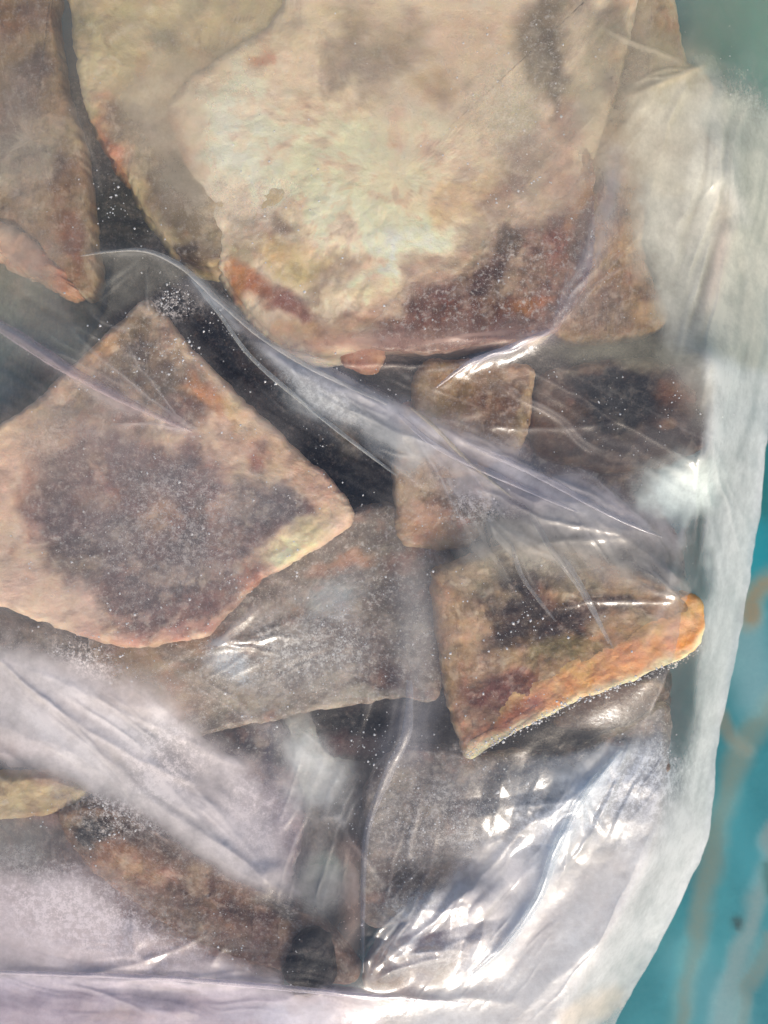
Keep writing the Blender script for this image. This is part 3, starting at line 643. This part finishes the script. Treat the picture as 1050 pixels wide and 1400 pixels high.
STREAKS = [  # x, y, rx, ry, direction (degrees, y down), strength, spacing px
    (660, 625, 340, 120, 30, 1.0, 22), (190, 1030, 270, 130, 38, 1.0, 26), (1000, 380, 80, 280, 103, 1.3, 18), (985, 850, 50, 380, 98, .8, 16), (830, 1210, 170, 220, -55, .5, 30),
    (770, 755, 190, 60, 52, .9, 18), (90, 480, 170, 120, 32, .8, 20), (430, 530, 170, 70, 36, .9, 14), (250, 1340, 320, 60, 6, .8, 16), (540, 1050, 60, 260, 95, .6, 18), (560, 150, 330, 190, 60, .25, 34),
    (600, 1270, 150, 100, -50, 1.0, 20), (430, 1130, 70, 150, 110, .8, 20), (870, 1070, 90, 80, -60, 1.0, 12), (60, 200, 110, 220, 80, .5, 24), (850, 110, 130, 130, 130, .5, 22), (330, 880, 160, 70, -25, .5, 18), (240, 700, 260, 190, 25, .3, 30)]
def streaks(u, v):
    band = np.zeros(u.shape); line = np.zeros(u.shape); tot = np.zeros(u.shape)
    for k, (x, y, rx, ry, a, st, per) in enumerate(STREAKS):
        q_ = np.hypot((u - x) / rx, (v - y) / ry)
        ix = np.nonzero(q_ < 1.25)[0]
        if not len(ix):
            continue
        U, W_ = u[ix], v[ix]
        m = st * (1 - sstep(.45, 1.25, q_[ix]))
        ca, sa = math.cos(math.radians(a)), math.sin(math.radians(a))
        al, ac = U * ca + W_ * sa, -U * sa + W_ * ca
        ac = ac + 16 * fbm(U, W_, 130, 700 + k, 3)
        b1 = vnoise(ac / per, al / (per * 8), 720 + k) * .6 + vnoise(ac / per * 2.3, al / (per * 12), 760 + k) * .4
        r = 1 - np.abs(vnoise(ac / per * 1.3, al / (per * 10), 800 + k) * 2 - 1)
        gate = sstep(.35, .7, vnoise(ac / per * .7, al / (per * 4), 840 + k))
        band[ix] += m * (b1 * 2 - 1)
        line[ix] = np.maximum(line[ix], m * gate * r ** 9)
    return np.clip(band, -1.2, 1.2), line

FANS = [(752, 452, 150, 185, 5, 60, 190), (752, 452, 285, 320, 5, 60, 180), (205, 343, 20, 60, 5, 100, 200), (205, 343, 95, 145, 4, 50, 110), (330, 462, 18, 48, 6, 120, 260), (545, 560, 12, 62, 8, 100, 330), (905, 735, 175, 232, 7, 80, 250),
        (660, 700, 25, 80, 6, 60, 180), (960, 835, 190, 240, 6, 60, 170), (390, 1222, 200, 242, 7, 100, 320), (270, 592, 192, 228, 4, 90, 240), (500, 1345, -80, -15, 8, 80, 230), (860, 1025, 105, 150, 7, 90, 300), (970, 560, 78, 102, 6, 120, 420),
        (1000, 200, 78, 115, 6, 90, 260), (280, 885, -42, -2, 6, 40, 130), (-20, 890, 22, 52, 6, 150, 380), (40, 1340, -3, 9, 5, 100, 340), (530, 1310, -60, 10, 7, 40, 140), (800, 1090, 60, 175, 7, 30, 110), (960, 90, 120, 200, 5, 40, 130), (470, 1130, 60, 120, 4, 60, 160)]
FAN_LINES = []
for (x, y, a0, a1, n, l0, l1) in FANS:
    for k in range(n):
        a = math.radians(a0 + (a1 - a0) * (k + RNG.uniform(.1, .9)) / n)
        L_, bend = RNG.uniform(l0, l1), RNG.uniform(-.25, .25)
        st = RNG.uniform(0, .25) * L_
        pts = []
        for f in (0, .25, .5, .75, 1):
            aa = a + bend * f
            pts.append((x + math.cos(aa) * (st + L_ * f) + RNG.normal(0, 1.5), y + math.sin(aa) * (st + L_ * f) + RNG.normal(0, 1.5)))
        FAN_LINES.append((pts, float(np.clip(RNG.lognormal(.95, .55), 1.4, 8)), RNG.uniform(.10, .36), RNG.uniform(.0003, .0010)))
def near(pts, pad, u, v):
    P = np.array(pts)
    return np.nonzero((u > P[:, 0].min() - pad) & (u < P[:, 0].max() + pad) & (v > P[:, 1].min() - pad) & (v < P[:, 1].max() + pad))[0]
def film_h(u, v):
    z = film_base(u, v)
    wu, wv = u + 5 * fbm(u, v, 50, 500, 3), v + 5 * fbm(u, v, 50, 501, 3)
    edge = sstep(0, 60, right_edge(v) - u)
    for pts, w, h in RIDGES:
        d_, t, _ = pline(pts, wu, wv)
        z = z + edge * 0.6 * h * np.exp(-np.abs(d_ / w) ** 1.4) * np.sin(np.clip(t, 0.02, 0.98) * math.pi) ** 0.4
    for pts, w, mk, h in FAN_LINES:
        ix = near(pts, 20, u, v)
        if len(ix):
            d_, t, _ = pline(pts, wu[ix], wv[ix])
            z[ix] += edge[ix] * h * np.exp(-(d_ / (w * 2.2)) ** 1.3) * np.sin(np.clip(t, 0.02, 0.98) * math.pi) ** .5
    bd, ln = streaks(u, v)
    z = z + edge * (0.0007 * bd + 0.0006 * ln)
    cr = np.zeros(u.shape)
    for (x, y, rx, ry, s) in CRINKLE:
        cr = np.maximum(cr, s * (1 - sstep(0.3, 1.15, np.hypot((u - x) / rx, (v - y) / ry))))
    z = z + (0.06 + cr) * 0.0032 * (facet(u, v, 44, 900) + .8 * facet(u, v, 84, 930)) * edge
    z = z + edge * (0.0006 * fbm(u, v, 120, 40, 3) + 0.00010 * fbm(u * 0.6 + v * 0.8, (v * 0.6 - u * 0.8) * 0.35, 26, 44, 3))
    return z

# milky areas of the film, with sky glare and warm-to-cool light in the tints: (kind, geometry, softness, strength, colour)
ML = lambda pts, w, s, c: ('l', pts, w, s, c)
ME = lambda x, y, rx, ry, a, s, c: ('e', x, y, rx, ry, a, s, c)
MP = lambda pts, soft, s, c: ('p', pts, soft, s, c)
G1, G2, LV, CR, WH = 'c8c4b2', 'cfcdc8', 'd0cbd2', 'd8ccb4', 'e2e0e0'
MILK_GLARE = [
    ME(700, 1175, 190, 46, -35, .48, 'e2e2e6'), ME(830, 1085, 110, 60, -42, .42, 'e0e8f0'), ME(605, 1268, 100, 70, -25, .36, 'e8eef2'), ME(945, 862, 44, 40, 0, .30, 'd8c8b8'), ME(360, 1130, 80, 90, 20, .18, 'd8ccd2'),  # the leading blue-white ovals are glare painted as milk
    ME(60, 1230, 150, 60, 10, .28, 'e4dadc'), ME(60, 940, 150, 50, 25, .28, 'e6dedc'), ME(420, 470, 150, 22, 12, .20, 'd8b8a6'), ME(650, 60, 60, 150, 0, .10, 'd0c4ac'), ME(300, 80, 110, 60, -25, .22, 'd2c6a8'),
    ME(45, 345, 80, 36, 35, .34, 'c4b2a2'),
    ME(110, 1010, 150, 70, 35, .40, 'e4e2e2'), ME(300, 1140, 90, 50, 38, .30, 'e2dcd8'), ME(60, 1290, 140, 50, 10, .25, 'e2d8da'), ME(230, 950, 70, 40, 20, .2, 'dcd4cc'),
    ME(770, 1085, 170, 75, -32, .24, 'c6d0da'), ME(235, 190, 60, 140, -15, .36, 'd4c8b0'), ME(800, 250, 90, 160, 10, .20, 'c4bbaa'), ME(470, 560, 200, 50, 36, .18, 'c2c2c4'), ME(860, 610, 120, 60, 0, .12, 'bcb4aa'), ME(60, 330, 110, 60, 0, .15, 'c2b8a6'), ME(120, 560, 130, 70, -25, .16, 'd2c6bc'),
    ME(40, 100, 110, 220, 0, .12, 'b0a690'), ME(520, 200, 300, 200, 0, .08, 'dccfc0'), ME(680, 775, 100, 30, -10, .16, 'b9b3a0'),
    MP([(90, -170), (780, -170), (800, 200), (700, 300), (300, 300), (120, 150)], 60, .16, CR),
    MP([(870, 140), (955, 100), (1090, 165), (1090, 560), (960, 560), (915, 480), (880, 330)], 34, .72, 'dad8c8'),
    MP([(780, 20), (940, 60), (960, 140), (900, 250), (800, 220)], 40, .34, 'c6bda2'),
    MP([(915, -170), (1090, -170), (1090, 120), (960, 110)], 30, .15, '93ac8e'),  # green cast of a reflection, put into the film tint
    MP([(968, 480), (1060, 520), (1046, 660), (1002, 900), (968, 1150), (900, 1290), (880, 1280), (925, 1120), (955, 960), (968, 800), (972, 640)], 13, .82, 'e0e3e0'),
    ME(932, 668, 60, 50, -20, .9, 'e2ece6'),
    ME(30, 190, 70, 110, 0, .22, 'b9aea0'), ME(40, 440, 90, 80, 20, .34, 'a7ada0'), ME(170, 300, 50, 60, 0, .12, '9aa08c'),
    MP([(120, 345), (200, 340), (260, 375), (205, 400), (150, 430), (110, 420)], 10, .22, 'b0ad9c'),
    MP([(262, 380), (300, 410), (340, 458), (430, 500), (540, 552), (610, 600), (560, 650), (480, 600), (400, 560), (340, 490)], 7, .38, 'b0b6b8'),
    ML([(330, 462), (420, 500), (540, 566), (640, 620), (760, 690), (900, 735)], 17, .45, 'd2ced6'),
    ML([(262, 382), (300, 420), (330, 462)], 6, .6, 'd8dadc'),
    ML([(120, 346), (200, 344), (255, 368), (310, 415), (360, 462)], 5, .45, 'c8c4ba'),
    MP([(560, 560), (640, 590), (760, 640), (900, 700), (930, 740), (820, 740), (690, 700), (590, 640)], 22, .46, 'c2bec2'),
    MP([(650, 700), (800, 690), (930, 740), (955, 810), (870, 800), (760, 770), (640, 760)], 20, .40, 'cac6bd'),
    ML([(-60, 420), (0, 446), (90, 505), (180, 555), (265, 592)], 11, .42, 'cbbcbc'),
    ML([(752, 452), (700, 478), (640, 500)], 9, .5, 'c9c6ce'), ML([(752, 452), (800, 380), (835, 280), (842, 210)], 16, .40, 'b8b8c0'),
    ML([(430, 466), (560, 468), (745, 452)], 14, .5, 'cda898'),
    ME(870, 480, 110, 22, 0, .4, 'aaa690'),
    ME(220, 700, 230, 170, 20, .17, 'cfc6c2'), ME(40, 620, 90, 60, 0, .18, 'dcc6b0'), ME(40, 820, 110, 50, 15, .25, 'e0d0c4'),
    ME(460, 815, 60, 30, -40, .16, 'c4d2dc'), ME(310, 905, 44, 30, 60, .26, 'bcd0e0'), ME(410, 900, 110, 60, -10, .20, 'd4d4d0'), ME(565, 860, 40, 110, 0, .30, 'bebcba'),  # blue ovals paint sky reflection into the tint, the greys are milk
    MP([(-170, 870), (0, 890), (100, 900), (220, 960), (330, 1040), (400, 1220), (300, 1180), (180, 1110), (100, 1060), (-170, 1010)], 24, .60, 'e8dedb'),
    ML([(-20, 950), (60, 1000), (140, 1050), (210, 1100)], 24, .5, WH), ML([(0, 900), (120, 960), (200, 1020)], 20, .35, WH), ME(210, 1000, 60, 40, 20, .35, WH),
    ML([(180, 1060), (290, 1150), (390, 1222)], 22, .42, 'dcd6d4'),
    MP([(-170, 1200), (100, 1190), (210, 1275), (370, 1342), (480, 1360), (500, 1365), (-170, 1345)], 16, .58, 'e2d8d9'),
    MP([(-170, 1330), (200, 1338), (520, 1362), (520, 1600), (-170, 1600)], 7, .46, 'd8cedb'),
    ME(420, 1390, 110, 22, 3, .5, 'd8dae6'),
    ME(20, 1150, 70, 50, 0, .25, 'b5b5b0'),
    ME(425, 1050, 50, 70, -20, .62, 'dcdedb'), ME(445, 1205, 46, 50, 0, .45, 'c2c0ba'), ML([(480, 1160), (482, 1300)], 14, .4, 'c0a090'), ME(360, 1130, 60, 80, 0, .22, 'c4bcc0'),
    ME(590, 1110, 110, 70, -20, .18, 'bdb9b6'), ME(720, 1060, 120, 40, -10, .15, 'b4b8bc'), ME(560, 1010, 40, 60, 20, .4, '9c9ca2'),
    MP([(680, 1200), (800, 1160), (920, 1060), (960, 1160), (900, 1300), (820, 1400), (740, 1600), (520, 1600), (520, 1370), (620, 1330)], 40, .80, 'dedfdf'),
    ME(660, 1260, 120, 70, -30, .40, 'd6ccca'), ML([(860, 1020), (800, 1085), (765, 1150), (735, 1230), (690, 1295), (640, 1335)], 15, .68, 'e8f0f6'), ME(870, 1080, 60, 60, 0, .38, 'c6c8ce'),  # pale blue stroke is painted sky glare along the crease
    ME(800, 1385, 60, 20, -30, .5, 'e8d6c0'), ML([(1000, 200), (1000, 260), (1020, 300)], 12, .35, WH), ML([(992, 270), (985, 350), (965, 420)], 12, .35, 'd0a898'),
    ML([(960, 90), (930, 105), (890, 120)], 5, .4, 'e0d0b0'),
    ML([(1046, 600), (1028, 770), (984, 1000), (966, 1150), (892, 1306)], 7, .5, 'e0e2e4')]
CLEAR = [  # where the film lies wet and tight, free of rime
    (425, 1314, 46, 42, 0, .95), (482, 985, 60, 24, 0, .85), (330, 490, 130, 34, 45, .92), (470, 645, 80, 60, 30, .95), (850, 555, 80, 56, 0, .75), (735, 850, 100, 60, 10, .85), (790, 1012, 120, 22, -12, .75), (125, 1122, 56, 24, 10, .8),
    (170, 290, 44, 60, 30, .6), (310, 1238, 100, 32, 28, .65), (180, 1165, 60, 30, 30, .5), (690, 370, 110, 60, -30, .5), (660, 540, 70, 40, 0, .5), (280, 355, 40, 20, 20, .6), (740, 925, 120, 40, -25, .5), (740, 630, 40, 24, 30, .5), (120, 400, 40, 60, 0, .4)]
FROST = [(240, 420, 46, 30, 0, .9), (120, 900, 60, 30, 30, .7), (230, 1040, 60, 60, 30, .6), (150, 1120, 80, 30, 20, .8), (870, 1080, 90, 60, -40, .8), (600, 1110, 110, 70, -20, .55), (440, 540, 90, 24, 30, .5), (640, 690, 46, 30, 0, .7),
         (340, 280, 80, 50, 0, .35), (240, 720, 160, 110, 0, .42), (410, 890, 140, 70, -10, .6), (700, 150, 60, 70, 0, .35), (740, 1120, 80, 50, -20, .4), (640, 1020, 40, 20, -20, .4), (150, 1260, 200, 60, 15, .6), (60, 1180, 80, 40, 0, .4), (350, 1120, 60, 70, 0, .35), (620, 1300, 100, 60, 0, .35), (60, 600, 80, 40, -20, .3), (1020, 120, 40, 50, 0, .3), (560, 1240, 60, 40, 0, .4)]

def film_paint(u, v):
    col = np.tile(lin('d3cbc4'), (len(u), 1))
    milk = np.full(len(u), 0.085)
    wu = u + 13 * fbm(u, v, 46, 600, 4); wv = v + 13 * fbm(u, v, 46, 610, 4)
    su = u + 3 * fbm(u, v, 30, 620, 3); sv = v + 3 * fbm(u, v, 30, 630, 3)
    n = fbm(u, v, 40, 640, 4)
    for m in MILK_GLARE:
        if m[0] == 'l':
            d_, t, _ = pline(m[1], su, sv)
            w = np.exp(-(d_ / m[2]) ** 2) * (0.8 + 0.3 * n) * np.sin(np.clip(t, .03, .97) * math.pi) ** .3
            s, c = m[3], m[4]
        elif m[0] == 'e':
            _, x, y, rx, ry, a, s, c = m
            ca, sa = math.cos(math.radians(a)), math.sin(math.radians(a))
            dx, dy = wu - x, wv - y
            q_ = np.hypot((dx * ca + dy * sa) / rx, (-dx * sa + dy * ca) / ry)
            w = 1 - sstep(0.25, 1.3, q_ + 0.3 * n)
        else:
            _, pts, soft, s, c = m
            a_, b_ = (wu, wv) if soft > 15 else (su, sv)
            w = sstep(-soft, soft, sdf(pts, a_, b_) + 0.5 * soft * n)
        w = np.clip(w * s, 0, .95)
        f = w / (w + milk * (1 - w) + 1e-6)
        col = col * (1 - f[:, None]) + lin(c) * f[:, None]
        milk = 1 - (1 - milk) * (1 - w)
    bd, ln = streaks(u, v)
    milk = np.clip(milk * (1 + .42 * bd) + .30 * ln * (1 - milk), 0, .95)
    for pts, w_, mk, h in FAN_LINES:
        ix = near(pts, 20, u, v)
        if len(ix):
            d_, t, _ = pline(pts, su[ix], sv[ix])
            milk[ix] += (1 - milk[ix]) * mk * np.exp(-(d_ / w_) ** 2) * np.sin(np.clip(t, .02, .98) * math.pi) ** .5
    fr = np.zeros(len(u))
    for (x, y, rx, ry, a, s) in FROST:
        ca, sa = math.cos(math.radians(a)), math.sin(math.radians(a))
        dx, dy = wu - x, wv - y
        q_ = np.hypot((dx * ca + dy * sa) / rx, (-dx * sa + dy * ca) / ry)
        fr = np.maximum(fr, s * (1 - sstep(0.2, 1.2, q_ + .3 * n)))
    for (x, y, rx, ry, a, s) in CLEAR:
        ca, sa = math.cos(math.radians(a)), math.sin(math.radians(a))
        dx, dy = wu - x, wv - y
        q_ = np.hypot((dx * ca + dy * sa) / rx, (-dx * sa + dy * ca) / ry)
        milk = milk * (1 - s * (1 - sstep(.5, 1.25, q_ + .25 * n)))
    return np.c_[col, np.clip(milk, 0, .94)], fr

bag = bpy.data.objects.new('plastic_bag', None)
bag.empty_display_size = 0.05
COL.objects.link(bag)
bag['label'] = 'clear crumpled plastic bag packed with frozen meat, frosted inside'
bag['category'] = 'plastic bag'

fu, fv = 620, 860
S, T = np.meshgrid(np.linspace(0, 1, fu), np.linspace(VT, VB, fv))
vv = T.ravel(); uu = UL + (right_edge(vv) - UL) * S.ravel()
zz = film_h(uu, vv)
X, Y, Z = at(uu, vv, zz)
idx = np.arange(fu * fv).reshape(fv, fu)
q = np.c_[idx[:-1, :-1].ravel(), idx[1:, :-1].ravel(), idx[1:, 1:].ravel(), idx[:-1, 1:].ravel()]
front = link_mesh('front_film', np.c_[X, Y, Z], q, FILM, bag)
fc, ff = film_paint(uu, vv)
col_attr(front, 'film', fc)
flt_attr(front, 'frost', ff)

# back film, lying on the table under the meat
fu, fv = 60, 80
S, T = np.meshgrid(np.linspace(0, 1, fu), np.linspace(VT, VB, fv))
vv = T.ravel(); uu = UL + (right_edge(vv) - UL) * S.ravel()
zz = 0.0012 + 0.0008 * (fbm(uu, vv, 60, 50, 3) * 0.5 + .5)
X, Y, Z = at(uu, vv, zz)
idx = np.arange(fu * fv).reshape(fv, fu)
q = np.c_[idx[:-1, :-1].ravel(), idx[1:, :-1].ravel(), idx[1:, 1:].ravel(), idx[:-1, 1:].ravel()]
back = link_mesh('back_film', np.c_[X, Y, Z], q, FILM, bag)
col_attr(back, 'film', np.tile(np.r_[lin('c4c8c4'), .3], (len(uu), 1)))
flt_attr(back, 'frost', np.zeros(len(uu)))

def fold(pts, w0, w1, h, c, m_edge, m_mid, label=None, name='fold'):      # a doubled pleat of film lying on the front sheet
    P = spline(pts, 90)
    n = len(P)
    t = np.linspace(0, 1, n)
    tg = np.gradient(P, axis=0)
    nr = np.c_[-tg[:, 1], tg[:, 0]] / (np.hypot(*tg.T)[:, None] + 1e-9)
    w = (w0 + (w1 - w0) * t) * np.sin(np.clip(t, .02, .98) * math.pi) ** .35 * (1 + .25 * fbm(P[:, 0], P[:, 1], 40, 200, 3))
    K = 11
    U, Vv, Zz, M = [], [], [], []
    for j in range(K):
        f = j / (K - 1) * 2 - 1
        a = P[:, 0] + nr[:, 0] * w * f
        b = P[:, 1] + nr[:, 1] * w * f
        z = film_h(a, b) + 0.0004 + h * (1 - f * f) ** .7 * np.sin(np.clip(t, 0.01, .99) * math.pi) ** .5
        U.append(a); Vv.append(b); Zz.append(z)
        M.append(np.full(n, m_mid + (m_edge - m_mid) * abs(f) ** 3) * (0.5 + .5 * np.sin(t * math.pi) ** .6))
    U, Vv, Zz, M = map(np.concatenate, (U, Vv, Zz, M))
    X, Y, Z = at(U, Vv, Zz)
    idx = np.arange(K * n).reshape(K, n)
    q = np.c_[idx[:-1, :-1].ravel(), idx[1:, :-1].ravel(), idx[1:, 1:].ravel(), idx[:-1, 1:].ravel()]
    o = link_mesh(name, np.c_[X, Y, Z], q, FILM, bag)
    col_attr(o, 'film', np.c_[np.tile(lin(c), (len(U), 1)), np.clip(M, 0, .9)])
    flt_attr(o, 'frost', np.full(len(U), .12))
    return o

fold([(110, 350), (150, 344), (200, 343), (250, 366), (300, 412), (360, 462), (430, 505), (530, 552)], 2, 5, .0009, 'd4d2cc', .6, .3)
fold([(262, 380), (300, 430), (345, 490), (420, 555), (490, 610), (545, 652)], 3, 3, .0007, 'ccd0ce', .6, .25)
fold([(-70, 415), (0, 446), (90, 503), (180, 552), (262, 590)], 11, 4, .0014, 'cdbcc0', .5, .25)
fold([(752, 452), (700, 474), (640, 498), (596, 530)], 6, 3, .0010, 'd4d1dc', .6, .3)
fold([(560, 556), (590, 580), (640, 630), (700, 680)], 3, 2, .0008, 'e0d5bc', .6, .2)
fold([(545, 566), (600, 612), (700, 660), (790, 700)], 5, 3, .0008, 'd4d0d8', .5, .2)
fold([(640, 606), (740, 652), (840, 706), (905, 734)], 5, 3, .0008, 'd4d0d8', .5, .2)
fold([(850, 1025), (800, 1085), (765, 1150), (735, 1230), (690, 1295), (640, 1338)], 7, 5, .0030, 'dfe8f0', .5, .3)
fold([(725, 700), (750, 745), (790, 800), (838, 885)], 6, 3, .0006, 'c9c5be', .5, .2)
fold([(770, 760), (800, 810), (832, 880)], 4, 3, .0006, 'c9c5be', .5, .2)
fold([(-60, 1328), (200, 1336), (380, 1350), (500, 1362), (640, 1372)], 4, 4, .0010, 'd8d0dc', .5, .3, name='seam')
fold([(560, 930), (556, 1000), (530, 1060), (500, 1150), (496, 1330)], 8, 4, .0010, 'b0b0b8', .45, .15)
fold([(700, 745), (715, 790), (760, 850)], 4, 2, .0005, 'c9c5be', .4, .15)

# ------------------------------------------------------------------ loose ice grains under the film
GRAINS = [(235, 420, 50, 34, 500), (270, 450, 60, 40, 160), (240, 720, 200, 130, 800), (640, 690, 60, 40, 260), (600, 1110, 120, 80, 1100), (860, 560, 90, 60, 120), (340, 290, 90, 60, 500), (160, 280, 50, 70, 90), (700, 200, 110, 200, 500),
          (450, 540, 110, 50, 200), (420, 870, 160, 100, 900), (220, 500, 90, 80, 400), (720, 840, 110, 60, 260), (870, 1080, 90, 70, 500), (520, 1010, 60, 60, 120), (120, 900, 120, 50, 420), (190, 1130, 120, 60, 420), (760, 360, 80, 80, 220), (500, 650, 90, 60, 60),
          (560, 1250, 90, 60, 260), (350, 1300, 130, 50, 200), (520, 700, 525, 700, 1500), (980, 120, 60, 60, 120), (300, 1110, 90, 70, 160), (690, 950, 60, 30, 140)]
gx, gy = [], []
for (x, y, rx, ry, n) in GRAINS:
    gx.append(x + RNG.normal(0, .55, n) * rx); gy.append(y + RNG.normal(0, .55, n) * ry)
gx, gy = np.concatenate(gx), np.concatenate(gy)
# crumbs of ice along the lower rim of the rind
rim = spline([(636, 1036), (690, 1008), (745, 982), (798, 956), (880, 926), (945, 893), (962, 860)], 700)
gx = np.r_[gx, rim[:, 0] + RNG.normal(0, 4.2, len(rim))]; gy = np.r_[gy, rim[:, 1] + RNG.normal(0, 3.2, len(rim))]
keep_rim = np.arange(len(gx)) >= len(gx) - len(rim)
ok = (gx < right_edge(gy) - 40) & (keep_rim | (fbm(gx, gy, 40, 950, 4) + RNG.normal(0, .12, len(gx)) > .04))
gx, gy = gx[ok], gy[ok]
gz = film_h(gx, gy) - 0.0007
sz = np.clip(RNG.lognormal(-8.5, .65, len(gx)), .00010, .0007)
px_, py_, pz_ = at(gx, gy, gz)
octa = np.array([(1, 0, 0), (-1, 0, 0), (0, 1, 0), (0, -1, 0), (0, 0, .6), (0, 0, -.6)], float)
of = np.array([(0, 2, 4), (2, 1, 4), (1, 3, 4), (3, 0, 4), (2, 0, 5), (1, 2, 5), (3, 1, 5), (0, 3, 5)])
jit = RNG.uniform(.5, 1.3, (len(gx), 6, 1))
th = RNG.uniform(0, 6.28, len(gx))
ov = octa[None] * jit * sz[:, None, None]
ct, st = np.cos(th)[:, None], np.sin(th)[:, None]
ov = np.stack([ov[..., 0] * ct - ov[..., 1] * st, ov[..., 0] * st + ov[..., 1] * ct, ov[..., 2]], -1) + np.stack([px_, py_, pz_], -1)[:, None]
ff_ = (of[None] + (np.arange(len(gx)) * 6)[:, None, None]).reshape(-1, 3)
N = NT('ice_grain')
b = N.n('BsdfPrincipled', Base__Color=(0.72, 0.73, 0.74, 1), Roughness=0.25)
g = link_mesh('ice_grains', ov.reshape(-1, 3), ff_, N.out(b.outputs[0]), smooth=False)
g['kind'] = 'stuff'
g['label'] = 'loose white ice grains scattered between meat and plastic film'
